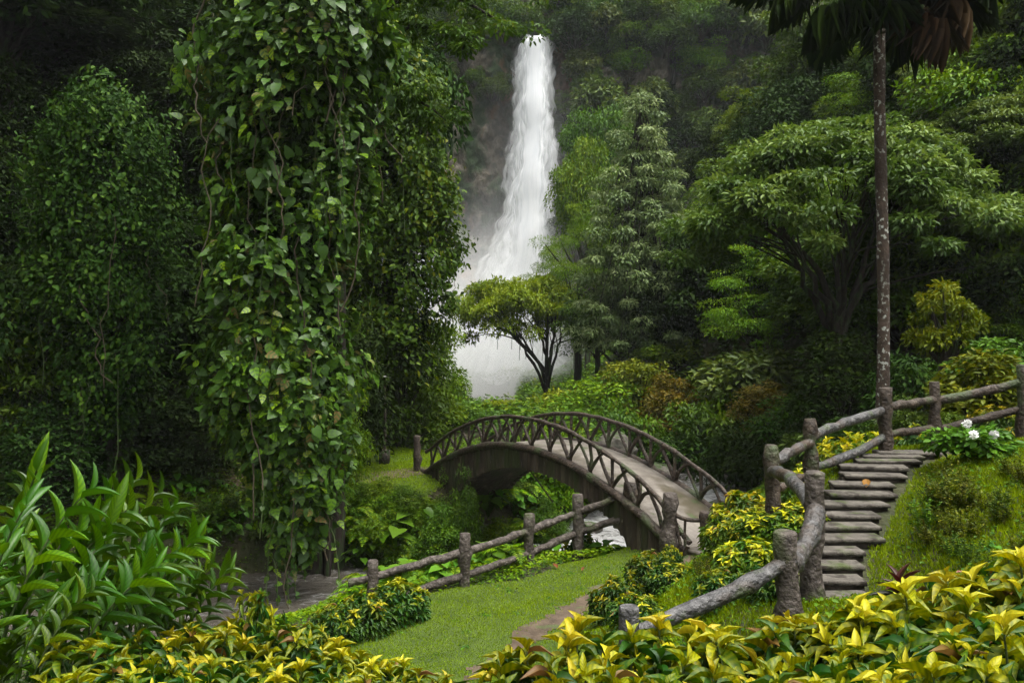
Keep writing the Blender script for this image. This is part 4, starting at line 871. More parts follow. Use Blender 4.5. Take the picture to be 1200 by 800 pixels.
    for i in range(hang):
        acc = Acc(); p = C[r.integers(len(C))].copy(); p[1] -= .3; n_ = 9; ln = r.uniform(1.5, 4.0); pts = p+np.stack([np.cumsum(r.normal(0, .06, n_)), np.cumsum(r.normal(0, .05, n_)), -np.linspace(0, ln, n_)], 1)
        gmin = H(p[0], p[1])+.15; pts[:, 2] = np.maximum(pts[:, 2], gmin); tube(acc, pts, .016, 4, cap=False, rnd=.6); nlv = int(ln*7); t = r.uniform(0, 1, nlv); Pp = np.stack([np.interp(t, np.linspace(0, 1, n_), pts[:, k2]) for k2 in range(3)], 1)
        g = r.standard_normal((nlv, 3)); g[:, 2] -= .9; nn = r.standard_normal((nlv, 3))*.4+np.array([.1, -.8, .7]); leaves(acc, Pp, g, nn, L*.6*r.uniform(.6, 1.1, nlv), L*.4, T, r.uniform(.2, 1, nlv), 1)
        acc.V = [v-np.array([cx, cy, prof[0][0]]) for v in acc.V]; acc.build('hanging_vine', [M['stem'], leafm], e)
    return e
def pf(D, rows): return [(CAMZ-(y-400)/1000*D, (a-600)/1000*D, (b-600)/1000*D) for y, a, b in rows]
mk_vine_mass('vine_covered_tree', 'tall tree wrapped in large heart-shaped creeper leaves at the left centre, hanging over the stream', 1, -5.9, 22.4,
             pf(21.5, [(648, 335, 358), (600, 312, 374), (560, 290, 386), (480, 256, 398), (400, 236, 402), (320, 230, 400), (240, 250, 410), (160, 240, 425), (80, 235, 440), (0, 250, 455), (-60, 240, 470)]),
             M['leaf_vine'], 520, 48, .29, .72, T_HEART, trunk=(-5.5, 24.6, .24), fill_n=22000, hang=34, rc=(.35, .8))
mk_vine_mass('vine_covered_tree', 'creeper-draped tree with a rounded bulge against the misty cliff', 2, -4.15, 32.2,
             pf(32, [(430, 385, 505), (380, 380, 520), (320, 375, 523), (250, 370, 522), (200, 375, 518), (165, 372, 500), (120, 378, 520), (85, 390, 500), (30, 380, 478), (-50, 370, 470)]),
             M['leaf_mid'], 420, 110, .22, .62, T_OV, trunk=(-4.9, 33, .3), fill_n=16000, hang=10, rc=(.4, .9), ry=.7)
# overhanging bough at the top
def bough():
    r = np.random.default_rng(9); e = tag(empty('overhanging_tree', (-5.2, 25, H(-5.2, 25))), 'tree reaching a leafy bough across the top of the waterfall gap', 'tree'); off = np.array(e.location)
    tr = Acc(); tube(tr, np.array([(-5.2, 25, off[2]-.3), (-5.1, 25, 8), (-5.0, 25, 15), (-4.9, 25, 19)]), [.3, .25, .2, .12], 9, rough=.08, r=r)
    C = []
    for (p0, p1, p2) in [((-5, 25, 13.2), (-3, 24.5, 16.5), (.1, 24, 13.6)), ((-5, 25, 13), (-2.6, 24.5, 15), (-1.2, 24, 13.1)), ((-5, 25, 11.5), (-3.4, 24.6, 12.8), (-1.9, 24.3, 11.3)), ((-5, 25, 15), (-2.5, 24.8, 17.5), (.8, 24.5, 15.2))]:
        b = bez(p0, p1, p2, 12); tube(tr, b, np.linspace(.12, .02, 12), 6, rough=.06, r=r)
        for k in range(4, 12):
            for j in range(3): C.append(b[k]+r.uniform(-.55, .55, 3)*np.array([1, 1, .5]))
    cr = Acc(); clump_leaves(cr, r, np.array(C), r.uniform(.3, .5, len(C)), 60, .17, .42, T_OV, flat=.5, droop=.5)
    tr.V = [v-off for v in tr.V]; cr.V = [v-off for v in cr.V]; tr.build('trunk', M['bark'], e, smooth=True); cr.build('crown', M['leaf_mid'], e)
bough()
# rounded bushes at the foot of the left wall
LB = [('s_dim', 330, 590, 25.2, 70, 'dim bush at the water under the vine-covered tree'), ('s_mid', 372, 560, 25.6, 60, 'green bush just right of the vine-covered tree base'), ('s_mid', 428, 468, 33.6, 95, 'green bush just behind the turf left of the slim pole'), ('s_bright', 478, 474, 34.2, 80, 'leafy bush just behind the turf at the far bridge end'), ('s_mid', 478, 572, 26.0, 60, 'green shrub in front of the left foot of the bridge'), ('s_mid', 545, 545, 24.9, 45, 'pale-leaved shrub growing up the side of the bridge arch'), ('s_bright', 440, 592, 25.4, 80, 'bright low shrub on the far bank left of the bridge'), ('s_mid', 515, 590, 24.4, 70, 'green shrub under the left haunch of the bridge'), ('s_bright', 400, 565, 26.2, 70, 'bright low shrub at the foot of the vine-covered tree'),
 ('s_mid', 470, 330, 33, 130, 'fine-leaved green bush below the draped bulge left of the spray'), ('s_bright', 505, 352, 37, 90, 'bright fine-leaved bush at the edge of the white spray'), ('s_mid', 440, 400, 34, 110, 'green bush behind the slim pole'),
      ('s_bright', 495, 436, 35.5, 100, 'low bright creeper mound right of the slim pole'), ('s_bright', 455, 462, 34.8, 110, 'low creeper mound behind the slim pole foot'), ('s_mid', 530, 470, 38, 90, 'low creeper mound just left of the bridge top'),
      ('s_bright', 402, 425, 26.6, 66, 'leafy light green shrub just right of the vine-covered tree'), ('s_dark', 400, 330, 29, 130, 'dark bush right of the vine-covered tree'),
      ('s_mid', 375, 520, 27, 60, 'green shrub at the foot of the vine-covered tree')]
for key, px, ty, D, wd, lab in LB: place(key, px, ty, D, wd, lab, 'shrub', 'bushes at the foot of the left wall')
# dark forest on the left
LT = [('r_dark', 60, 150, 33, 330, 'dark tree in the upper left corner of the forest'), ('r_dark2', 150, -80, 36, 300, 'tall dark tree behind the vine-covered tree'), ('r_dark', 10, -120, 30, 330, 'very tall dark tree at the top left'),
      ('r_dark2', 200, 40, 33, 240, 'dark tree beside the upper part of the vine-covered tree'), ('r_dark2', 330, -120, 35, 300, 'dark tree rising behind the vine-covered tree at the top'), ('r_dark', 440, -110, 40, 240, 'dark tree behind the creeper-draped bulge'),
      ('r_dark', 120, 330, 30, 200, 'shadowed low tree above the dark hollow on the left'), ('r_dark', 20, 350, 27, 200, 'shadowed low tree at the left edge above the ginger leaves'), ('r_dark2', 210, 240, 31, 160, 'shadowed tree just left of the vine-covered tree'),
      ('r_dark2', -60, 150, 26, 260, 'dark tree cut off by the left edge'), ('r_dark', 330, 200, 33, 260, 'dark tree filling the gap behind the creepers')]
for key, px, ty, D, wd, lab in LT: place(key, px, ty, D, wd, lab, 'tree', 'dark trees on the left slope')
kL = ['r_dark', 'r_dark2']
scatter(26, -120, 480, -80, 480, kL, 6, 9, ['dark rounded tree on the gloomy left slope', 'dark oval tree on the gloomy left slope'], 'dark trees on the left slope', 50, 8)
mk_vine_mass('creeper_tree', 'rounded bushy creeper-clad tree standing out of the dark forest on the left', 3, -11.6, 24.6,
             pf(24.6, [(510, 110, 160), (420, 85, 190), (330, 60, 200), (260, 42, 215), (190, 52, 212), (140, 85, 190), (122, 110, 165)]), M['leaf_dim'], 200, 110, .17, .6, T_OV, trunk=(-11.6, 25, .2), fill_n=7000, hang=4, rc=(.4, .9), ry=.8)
place('s_mid', 40, 300, 25, 150, 'dim green shrub at the left edge below the round bushy tree', 'shrub', 'shrubs in the dark hollow'); place('s_dark', 140, 400, 26, 170, 'dim shrub in the dark hollow on the left', 'shrub', 'shrubs in the dark hollow')
place('s_dark', 230, 430, 27, 120, 'dim shrub left of the vine-covered tree foot', 'shrub', 'shrubs in the dark hollow'); place('s_dark', 60, 450, 24, 150, 'dim shrub behind the tallest ginger leaves', 'shrub', 'shrubs in the dark hollow')

# tall trees added left of the viewpoint so their crowns darken the left side
for i, (x, y, hh, s_, lab) in enumerate([(-17, 13, 19, 2.0, 'tall tree added left of the viewpoint for shade, nearest of the added trees'), (-21, 20, 22, 2.1, 'tall tree added for shade on the left bank above the bend of the stream'), (-15.5, 16.5, 22, 1.7, 'tall tree added for shade over the stream on the left'), (-18.5, 24, 25, 1.7, 'tree added for shade on the lower left slope'), (-24, 28, 25, 2.0, 'tallest tree added for shade at the back of the left slope')]):
    pr = P('shade', K['shade']); o = inst(pr['o']); o.location = (x, y, H(x, y)); o.scale = (s_*.5, s_*.5, (hh-H(x, y))/pr['H']); o.rotation_euler = (0, 0, i*1.3); tag(o, lab, 'tree', 'trees added to shade the left bank')
# ------------------------------------------------------------------ fan palm
def palm():
    x, y = (1034-600)/1000*22.3, 22.3; g = H(x, y); e = tag(empty('fan_palm', (x, y, g)), 'tall fan palm with a lichen-spotted trunk and drooping fronds at the top', 'palm'); r = np.random.default_rng(4)
    a = Acc(); zz = np.linspace(-.3, 15.3-g, 40); tube(a, np.stack([.05*np.sin(zz*.5)-.004*zz, .03*np.cos(zz*.4), zz], 1), np.interp(zz, [0, 2, 13], [.21, .155, .14])*(1+.03*np.sin(zz*16)), 14, rough=.02, r=r); a.build('trunk', M['palm_bark'], e, smooth=True)
    top = np.array([-.05, 0, 14.1-g])
    fr = [(-2.2, -.3, -.2), (-1.4, -.9, -1.0), (-.6, -1.1, -.9), (.55, -.9, -1.3), (1.3, -.5, -.7), (2.0, -.2, -.1), (-2.9, .4, .6), (2.9, .5, .6), (-.9, .7, -.6), (.9, .8, -.8), (1.9, 1.0, .9), (-1.9, 1.0, .9), (0, -1.7, .5), (.3, 1.6, .5), (-1.0, -1.4, .9), (1.1, -1.5, .9)]
    for i, f in enumerate(fr):
        f = np.array(f); a = Acc(); hub = top+f*.85; tube(a, bez(top-[0, 0, .2], top+f*.45+[0, 0, .5], hub, 7), np.linspace(.035, .018, 7), 5, cap=False)
        out = norm(f*np.array([1, 1, .25])-np.array([0, 0, .75 if f[2] < 0 else .2])); side = norm(np.cross(out, [0, 0, 1.0])); n = 46
        ang = np.linspace(-1.9, 1.9, n)+r.normal(0, .03, n); L_ = 1.5*(1-.12*np.abs(ang))*r.uniform(.85, 1.1, n)
        d = out*np.cos(ang)[:, None]+side*np.sin(ang)[:, None]; d[:, 2] -= .15; up_ = np.cross(side, out); leaves(a, np.repeat(hub[None], n, 0), d, np.repeat(up_[None], n, 0)+r.normal(0, .3, (n, 3)), L_, .052, tpl_grid(5, lambda u: max(.04, min(1, u*2.2+.1)*(1-u**3)), .9, .25), r.uniform(0, 1, n), 1)
        dead = i in (3, 4); o = a.build('frond', [M['stem'], M['leaf_dead_palm'] if dead else M['leaf_dark']], e)
        if dead: o['label'] = 'brown dead frond hanging from the palm'
M['leaf_dead_palm'] = leafmat('dead_palm', huefix=.03, stops=[(0, (.03, .018, .010)), (1, (.07, .040, .022))], rough=.7, trans=.1)
palm()

# ------------------------------------------------------------------ crotons
def mk_croton(seed, nW=34, Rr=.55, Hh=.8, L=.155, name='croton_bush', wr=.36, lo=0.0, mat='croton'):
    r = np.random.default_rng(seed); tr, fo = Acc(), Acc()
    for i in range(nW):
        a = r.uniform(0, 6.28); q_ = math.sqrt(r.uniform(0, 1)); t = np.array([math.cos(a)*q_*Rr, math.sin(a)*q_*Rr, Hh*(1-.38*q_**2)*r.uniform(.82, 1.05)])
        if i % 5 == 0: t[2] *= .75
        tube(tr, bez((r.uniform(-.1, .1), r.uniform(-.1, .1), -.25), t*np.array([.5, .5, .5]), t, 5), np.linspace(.012, .006, 5), 4, cap=False)
        ax = norm(np.array([t[0]*.9, t[1]*.9, .8])+r.normal(0, .12, 3)); u = norm(np.cross(ax, [0.3, .2, 1.0])); v = np.cross(ax, u); n = r.integers(9, 13); k = np.arange(n); ph = k*2.4+r.uniform(0, 6)
        el = np.linspace(1.15, -.35, n)+r.normal(0, .12, n)      # inner leaves stand, outer ones hang
        d = (np.cos(ph)*np.cos(el))[:, None]*u+(np.sin(ph)*np.cos(el))[:, None]*v+np.sin(el)[:, None]*ax
        N_ = np.cross(np.cross(d, ax), d)+r.normal(0, .12, (n, 3)); P_ = t+ax*np.linspace(.02, -.10, n)[:, None]
        ll = L*np.interp(k/n, [0, .25, 1], [.55, .95, 1.05])*r.uniform(.8, 1.15, n)
        base = r.uniform(.08, .92); rnd = np.clip(base-np.linspace(-.1, .6, n)+r.normal(0, .14, n), 0, .94); rnd[r.uniform(0, 1, n) < .025] = 1
        leaves(fo, P_, d, N_, ll, ll*wr, T_CROTON, rnd)
    # lower greener leaves hidden in the bush
    n = nW*22; a = r.uniform(0, 6.28, n); q_ = np.sqrt(r.uniform(0, 1, n)); P_ = np.stack([np.cos(a)*q_*Rr, np.sin(a)*q_*Rr, r.uniform(.05, .78, n)*Hh*(1-.3*q_**2)], 1)
    d = np.stack([np.cos(a), np.sin(a), r.uniform(-.6, .5, n)], 1)+r.normal(0, .4, (n, 3)); N_ = r.normal(0, .4, (n, 3)); N_[:, 2] += 1
    leaves(fo, P_, d, N_, L*r.uniform(.6, 1, n), L*wr*.85, T_CROTON, r.uniform(0, .2, n))
    e = empty(name); tr.build('stem', M['stem'], e); fo.build('foliage', M[mat], e); return dict(o=e, H=Hh+.08, R=Rr+.12)
for i in range(4): K['c%d' % i] = (lambda i=i: mk_croton(100+i, nW=(30, 36, 32, 25)[i]))
K['b0'] = lambda: mk_croton(120, nW=34, L=.16, mat='croton_bright'); K['b1'] = lambda: mk_croton(121, nW=38, L=.15, mat='croton_bright')
def cput(i, x, y, s, label, group, sz=None, dz_=0):
    kk = 'b%d' % (i % 2) if 'right yellow' in label or 'behind the rails' in label or 'behind the second post' in label or 'palm-side' in label or 'hidden behind' in label else 'c%d' % (i % 4); p = P(kk, K[kk]); o = inst(p['o']); o.location = (x, y, H(x, y)-.05+dz_); o.scale = (s, s, sz or s); o.rotation_euler = (0, 0, random.uniform(0, 6.28)); return tag(o, label, 'bush', group)
ORD = ['first', 'second', 'third', 'fourth', 'fifth', 'sixth', 'seventh', 'eighth', 'ninth', 'tenth', 'eleventh', 'twelfth', 'thirteenth', 'fourteenth', 'fifteenth', 'sixteenth']
def crow(pts, label, group, sc_=1.0):   # pts: (px, topy, D)
    pts = sorted(pts)
    for i, (px, ty, D) in enumerate(pts):
        x = (px-600)/1000*D; z = CAMZ-(ty-400)/1000*D; g = H(x, D); hgt = max(.45, z-g); s = sc_*random.uniform(.9, 1.1)
        cput(i+random.randrange(4), x, D, s, label % ORD[i] if '%s' in label else label, group, sz=hgt/.88)
# right-hand front hedge, two rows
crow([(612, 745, 4.2), (668, 708, 4.5), (735, 722, 4.3), (805, 708, 4.6), (880, 706, 4.5), (950, 700, 4.7), (1020, 686, 4.6), (1090, 662, 4.5), (1160, 645, 4.6), (1225, 625, 4.6)], '%s from the left of the rear crotons in the hedge below the steps', 'yellow croton hedge in front of the steps')
crow([(655, 785, 3.5), (745, 775, 3.6), (840, 765, 3.6), (930, 755, 3.6), (1025, 740, 3.6), (1115, 720, 3.5), (1205, 700, 3.5)], '%s from the left of the nearest crotons at the bottom right', 'yellow croton hedge in front of the steps', .9)
crow([(985, 722, 5.6), (1060, 690, 5.9), (1140, 655, 6.0), (1210, 635, 6.0)], '%s from the left of the crotons beside the red-leaved plant', 'yellow croton hedge in front of the steps')
# left front hedge
crow([(112, 730, 6.1), (172, 722, 6.4), (232, 716, 6.9), (290, 712, 7.5), (345, 722, 7.4), (400, 738, 7.2), (450, 758, 7.0), (492, 782, 6.6)], '%s from the left of the rear crotons in the bottom left hedge', 'yellow croton hedge at the bottom left')
crow([(125, 768, 5.5), (190, 757, 5.6), (262, 760, 5.7), (335, 765, 5.8), (400, 780, 5.8), (455, 800, 5.8)], '%s from the left of the nearest crotons in the bottom left hedge', 'yellow croton hedge at the bottom left', .9)
# crotons around the fences
for j, (px, ty, D, s, lab) in enumerate([(392, 700, 14.5, .8, 'croton bush right of the stream, left of the fence end'), (425, 684, 15, 1.0, 'croton bush under the left end of the lawn fence'), (468, 672, 15.6, .95, 'croton bush leaning on the lower rail of the lawn fence'), (352, 722, 13.5, .8, 'small croton bush behind the bottom left hedge'),
     (765, 640, 15.2, .9, 'yellow croton bush beside the dirt path'), (725, 668, 14.4, .85, 'low croton bush at the edge of the dirt path'), (790, 655, 14.6, .8, 'low croton bush right of the dirt path'), (748, 690, 13.2, .8, 'sparse croton bush above the round grey post'),
     (872, 566, 14.6, 1.0, 'bright yellow croton left of the fence corner post'), (905, 590, 13.2, 1.0, 'bright yellow croton below the curved rail'), (880, 622, 12.2, .9, 'bright yellow croton between the curved rail and the lower fence post'), (858, 590, 14.2, .9, 'bright yellow croton at the top of the grassy bank'),
     (850, 660, 10.8, .7, 'small croton on the grassy bank beside the lower rail'), (905, 650, 10.2, .6, 'small croton behind the lower fence post'), (935, 600, 13.2, .8, 'croton hidden behind the curved rail of the stair fence'),
     (985, 505, 16.6, 1.1, 'yellow croton behind the rails left of the palm'), (945, 535, 15.8, 1.0, 'yellow croton behind the second post of the stair fence'), (1012, 498, 17.2, 1.1, 'yellow croton just left of the palm-side post'),
     (785, 634, 17.1, .45, 'tiny croton at the foot of the knotted bridge post'), (655, 585, 22.2, 1.0, 'yellow croton growing under the bridge'), (680, 600, 21.8, .9, 'croton behind the fence post nearest the bridge'),
     (1075, 490, 18.2, .9, 'croton between the palm and the next fence post'), (1165, 470, 17.5, .9, 'croton behind the last upper rail'), (300, 676, 11.0, .8, 'upright croton sprig standing above the bottom left hedge')]):
    x = (px-600)/1000*D; z = CAMZ-(ty-400)/1000*D; g = H(x, D); hg = max(.4, min(z-g, 1.6)); dzz = max(0, 0)
    cput(j, x, D, s, lab, 'scattered crotons', sz=hg/.88)
# a taller sprig over the hedge near the lower rail, sprig at the path
# ------------------------------------------------------------------ ginger
def mk_ginger(seed, nst=9, Hh=2.0):
    r = np.random.default_rng(seed); st_, fo = Acc(), Acc()
    for i in range(nst):
        a = r.uniform(0, 6.28); b = np.array([math.cos(a), math.sin(a), 0])*r.uniform(.02, .28); lean = np.array([math.cos(a), math.sin(a), 0])*r.uniform(.2, .7)+np.array([.45, 0, 0]); Ht = Hh*r.uniform(.75, 1.05)
        pts = bez(b+[0, 0, -.2], b+lean*.25+[0, 0, Ht*.7], b+lean+[0, 0, Ht], 14); tube(st_, pts, np.linspace(.016, .007, 14), 5, cap=False)
        n = 13; t = np.linspace(.38, 1, n); P_ = np.stack([np.interp(t, np.linspace(0, 1, 14), pts[:, k]) for k in range(3)], 1); T_ = norm(np.stack([np.interp(t, np.linspace(0, 1, 14), np.gradient(pts[:, k])) for k in range(3)], 1))
        sd_ = norm(np.cross(T_, np.array([math.cos(a+1.2), math.sin(a+1.2), .1]))); sg = np.where(np.arange(n) % 2 == 0, 1, -1)[:, None]
        d = sd_*sg*.8+T_*np.linspace(.5, 1.5, n)[:, None]+r.normal(0, .10, (n, 3)); N_ = T_+np.array([0, 0, .6])+r.normal(0, .15, (n, 3)); ll = .40*np.interp(t, [.35, .6, .9, 1], [.7, 1, .95, .6])*r.uniform(.85, 1.15, n)
        leaves(fo, P_, d, N_, ll, ll*.25, T_GINGER, np.clip(r.uniform(.1, .9, n)+(.3 if r.uniform() < .15 else 0), 0, 1))
    e = empty('ginger_plant'); st_.build('stem', M['stem'], e); fo.build('foliage', M['ginger'], e); return dict(o=e, H=Hh+.15, R=1.0)
for i in range(3): K['g%d' % i] = (lambda i=i: mk_ginger(200+i, (7, 6, 6)[i]))
GL = [(20, 515, 6.4, 1.0, 'tallest ginger plant with long green leaves at the left edge'), (75, 548, 6.6, .9, 'tall ginger plant with a pale upright leaf'), (125, 560, 7.0, .9, 'ginger plant arching right beside the tallest one'), (-25, 560, 5.6, .9, 'ginger plant cut off by the left edge'),
      (175, 610, 7.2, .8, 'lower ginger plant in the middle of the ginger clump'), (215, 622, 7.6, .75, 'ginger plant with drooping tips over the stream'), (245, 640, 7.9, .65, 'rightmost ginger plant above the bottom left hedge'), (95, 625, 6.2, .8, 'shaded ginger plant in front of the pale upright leaf'), (30, 610, 5.7, .9, 'shaded ginger plant low at the left edge'), (20, 690, 5.3, .6, 'short dark ginger plant at the lower left corner')]
for j, (px, ty, D, s, lab) in enumerate(GL):
    D *= 1.12; px -= 25 if px < 150 else 55
    x = (px-600)/1000*D; z = CAMZ-(ty-400)/1000*D; g = H(x, D); o = inst(P('g%d' % (j % 3), K['g%d' % (j % 3)])['o']); o.location = (x, D, g); o.scale = (s, s, (z-g)/2.15); o.rotation_euler = (0, 0, random.uniform(-.7, .7)); tag(o, lab, 'ginger plant', 'ginger plants at the left')

# ------------------------------------------------------------------ ferns and leafy herbs
def mk_fern(seed, nf=14, L=.65):
    r = np.random.default_rng(seed); fo = Acc()
    for i in range(nf):
        a = i*2.4+r.uniform(0, .4); el = r.uniform(.5, 1.2); d = np.array([math.cos(a), math.sin(a), 0]); tip = d*L*r.uniform(.7, 1)+np.array([0, 0, L*.35*el-.1]); pts = bez((0, 0, 0), d*L*.35+np.array([0, 0, L*el*.8]), tip, 12)
        tube(fo, pts, .005, 3, 0, cap=False, rnd=.3); n = 22; t = np.linspace(.15, .98, n); Pp = np.stack([np.interp(t, np.linspace(0, 1, 12), pts[:, k]) for k in range(3)], 1); T_ = norm(np.stack([np.interp(t, np.linspace(0, 1, 12), np.gradient(pts[:, k])) for k in range(3)], 1))
        sd_ = norm(np.cross(T_, [0, 0, 1.0])); ll = L*.26*np.sin(PI*np.clip(t, .12, 1)**.8)+.01
        for sg in (-1, 1): leaves(fo, Pp, sd_*sg+T_*.4+r.normal(0, .06, (n, 3)), np.cross(sd_, T_)+r.normal(0, .1, (n, 3)), ll, .028, T_DIA, r.uniform(0, 1, n))
    e = fo.build('fern', M['leaf_bright']); return dict(o=e, H=L*.75, R=L*.85)
def mk_herb(seed, n=26, Hh=.55, L=.2, mat='broad', name='leafy_herb', wr=.72, T=T_HEART, spread=.35, up=1.0):
    r = np.random.default_rng(seed); fo, stx = Acc(), Acc(); a = r.uniform(0, 6.28, n); q_ = np.sqrt(r.uniform(0, 1, n)); tips = np.stack([np.cos(a)*q_*spread, np.sin(a)*q_*spread, Hh*r.uniform(.5, 1, n)*(1-.3*q_)], 1)
    for t in tips: tube(fo, bez((0, 0, -.05), t*np.array([.4, .4, .7]), t, 5), .005, 3, 0, cap=False, rnd=.2)
    d = np.stack([np.cos(a), np.sin(a), r.uniform(-.5, .1, n)], 1)+r.normal(0, .25, (n, 3)); N_ = r.normal(0, .25, (n, 3)); N_[:, 2] += up; ll = L*r.uniform(.6, 1.2, n); leaves(fo, tips, d, N_, ll, ll*wr, T, r.uniform(0, 1, n))
    o = fo.build(name, M[mat]); return dict(o=o, H=Hh, R=spread+L*.6)
def mk_sprig(seed, mat='leaf_olive', name='bushy_herb'):    # fine upright weedy herb
    r = np.random.default_rng(seed); fo = Acc()
    for i in range(22):
        a = r.uniform(0, 6.28); b = np.array([math.cos(a), math.sin(a), 0])*r.uniform(0, .25); t = b*2+np.array([0, 0, r.uniform(.35, .75)]); pts = bez(b, b*1.2+[0, 0, t[2]*.6], t, 8); tube(fo, pts, .004, 3, cap=False, rnd=.2)
        n = 26; u = r.uniform(.2, 1, n); Pp = np.stack([np.interp(u, np.linspace(0, 1, 8), pts[:, k]) for k in range(3)], 1); d = r.normal(0, 1, (n, 3)); d[:, 2] = np.abs(d[:, 2])*.5; N_ = r.normal(0, .4, (n, 3)); N_[:, 2] += 1; ll = .085*r.uniform(.6, 1.3, n); leaves(fo, Pp, d, N_, ll, ll*.42, T_DIA, r.uniform(0, 1, n))
    return dict(o=fo.build(name, M[mat]), H=.75, R=.5)
def mk_cordyline(seed):
    r = np.random.default_rng(seed); fo = Acc(); tube(fo, [(0, 0, -.1), (0, 0, .3)], .012, 5, cap=False, rnd=.1); n = 20; a = np.arange(n)*2.4; el = np.linspace(1.3, .1, n); d = np.stack([np.cos(a)*np.cos(el), np.sin(a)*np.cos(el), np.sin(el)], 1)
    N_ = np.cross(np.cross(d, [0, 0, 1.0]), d)+r.normal(0, .15, (n, 3)); leaves(fo, np.stack([d[:, 0]*.02, d[:, 1]*.02, np.linspace(.3, .12, n)], 1), d, N_, .27*r.uniform(.7, 1.1, n), .07, T_GINGER, np.clip(np.linspace(.9, .1, n)+r.normal(0, .15, n), 0, 1))
    return dict(o=fo.build('cordyline_plant', M['red']), H=.5, R=.3)
K['fern'] = lambda: mk_fern(301); K['fern2'] = lambda: mk_fern(302, 18, .55); K['herb'] = lambda: mk_herb(303); K['herb2'] = lambda: mk_herb(304, 34, .4, .15); K['taro'] = lambda: mk_herb(305, 12, .7, .34, 'broad', 'broadleaf_herb')
K['sprig'] = lambda: mk_sprig(306); K['sprig2'] = lambda: mk_sprig(307, 'leaf_mid')
K['red'] = lambda: mk_cordyline(308)
def gput(key, x, y, s, label, cat, group, sink=.03):
    p = P(key, K[key]); o = inst(p['o']); o.location = (x, y, H(x, y)-sink*s); o.scale = (s,)*3; o.rotation_euler = (0, 0, random.uniform(0, 6.28)); return tag(o, label, cat, group)
def gscatter(n, reg, keys, labs, group, smin, smax, seed, cat='plant', ok=None):
    q = np.random.default_rng(seed); c = 0; tries = 0
    while c < n and tries < n*30:
        tries += 1; px, py = q.uniform(reg[0], reg[1]), q.uniform(reg[2], reg[3])
        if ok and not ok(px, py): continue
        p = hit(px, py)
        if p is None or p[1] > 60: continue
        d_, _ = polyd(RIV, p[:1], p[1:2])
        if d_[0] < 2.35 or (p[1] < 40 and inpoly(LAWN, p[:1], p[1:2])[0]) or polyd(STAIR, p[:1], p[1:2])[0][0] < .95: continue
        dB = abs((p[:2]-BA)@BN); tB = (p[:2]-BA)@BD
        if (dB < 1.3 and -.8 < tB < BL+.8) or inpoly(FLAT, p[:1], p[1:2])[0]: continue
        k = q.integers(len(keys)); gput(keys[k], p[0], p[1], q.uniform(smin, smax), labs[k], cat, group); c += 1
fl = ['fern on the stream bank behind the lawn fence', 'small fern on the stream bank behind the lawn fence', 'heart-leaved herb on the stream bank behind the lawn fence', 'small-leaved herb on the stream bank behind the lawn fence', 'broad-leaved herb on the stream bank behind the lawn fence']
gscatter(30, (395, 660, 560, 665), ['fern', 'fern2', 'herb', 'herb2', 'taro'], fl, 'plants on the stream bank', 1.0, 1.9, 41)
gscatter(45, (385, 520, 545, 640), ['herb', 'herb2', 'fern', 's_mid', 's_bright'], ['heart-leaved herb on the far bank below the turf', 'small-leaved herb on the far bank below the turf', 'fern on the far bank below the turf', 'low green shrub on the far bank below the turf', 'low bright shrub on the far bank below the turf'], 'plants below the far turf', .35, .6, 42)
gscatter(50, (540, 700, 535, 625), ['fern', 'fern2', 'herb', 's_bright', 'sprig'], ['fern seen through the bridge arch', 'small fern seen through the bridge arch', 'heart-leaved herb seen through the bridge arch', 'bright shrub seen through the bridge arch', 'fine-leaved herb seen through the bridge arch'], 'plants seen through the arch', .8, 1.3, 43)
gscatter(40, (180, 400, 560, 640), ['herb2', 'herb', 'sprig2'], ['low small-leaved herb on the shaded far bank left of the vine-covered tree', 'heart-leaved herb on the shaded far bank', 'fine dark herb on the shaded far bank'], 'plants on the shaded far bank', .8, 1.4, 44)
gscatter(24, (1070, 1240, 545, 680), ['sprig', 'sprig', 'sprig2', 'herb2'], ['fine olive herb on the slope right of the steps', 'fine olive herb on the slope right of the steps', 'fine green herb on the slope right of the steps', 'small-leaved herb on the slope right of the steps'], 'herbs on the slope right of the steps', .3, .62, 45)
gscatter(40, (690, 900, 600, 700), ['sprig', 'sprig2', 'herb2'], ['fine olive herb on the grassy bank between the path and the stair fence', 'fine green herb on the grassy bank between the path and the stair fence', 'small-leaved herb on the grassy bank between the path and the stair fence'], 'herbs on the grassy bank', .3, .55, 46)
gscatter(16, (1050, 1130, 560, 640), ['sprig', 'sprig2'], ['pale leafy herb leaning over the right edge of the steps', 'green leafy herb leaning over the right edge of the steps'], 'herbs edging the steps', .4, .85, 47)
q = np.random.default_rng(48); c = 0
while c < 120:
    x = q.uniform(-3.1, 2.6); y = np.interp(x, [-4.2, -3, -1, .4, 1.5, 2.6], [17.2, 17.5, 18.1, 19.5, 20.2, 20.6])+q.uniform(.35, 2.3)
    if polyd(RIV, np.array([x]), np.array([y]))[0][0] < 1.75: continue
    k = q.integers(5); gput(['fern', 'fern2', 'herb', 'herb2', 'taro'][k], x, y, q.uniform(.75, 1.2)*(.85 if k == 4 else 1.15 if k < 2 else 1), fl[k], 'plant', 'plants on the stream bank'); c += 1
q = np.random.default_rng(49); c = 0
while c < 60:
    x = q.uniform(-4.5, 2.2); y = q.uniform(24.4, 29.5)
    if polyd(RIV, np.array([x]), np.array([y]))[0][0] < 2.0 or inpoly(FLAT, np.array([x]), np.array([y]))[0]: continue
    k = q.integers(4); gput(['fern', 's_bright', 'herb', 's_mid'][k], x, y, q.uniform(.4, .65) if k in (1, 3) else q.uniform(1.2, 1.9), ['fern on the bank under the bridge', 'bright shrub on the bank under the bridge', 'heart-leaved herb on the bank under the bridge', 'mid green shrub on the bank under the bridge'][k], 'plant', 'plants on the bank under the bridge'); c += 1
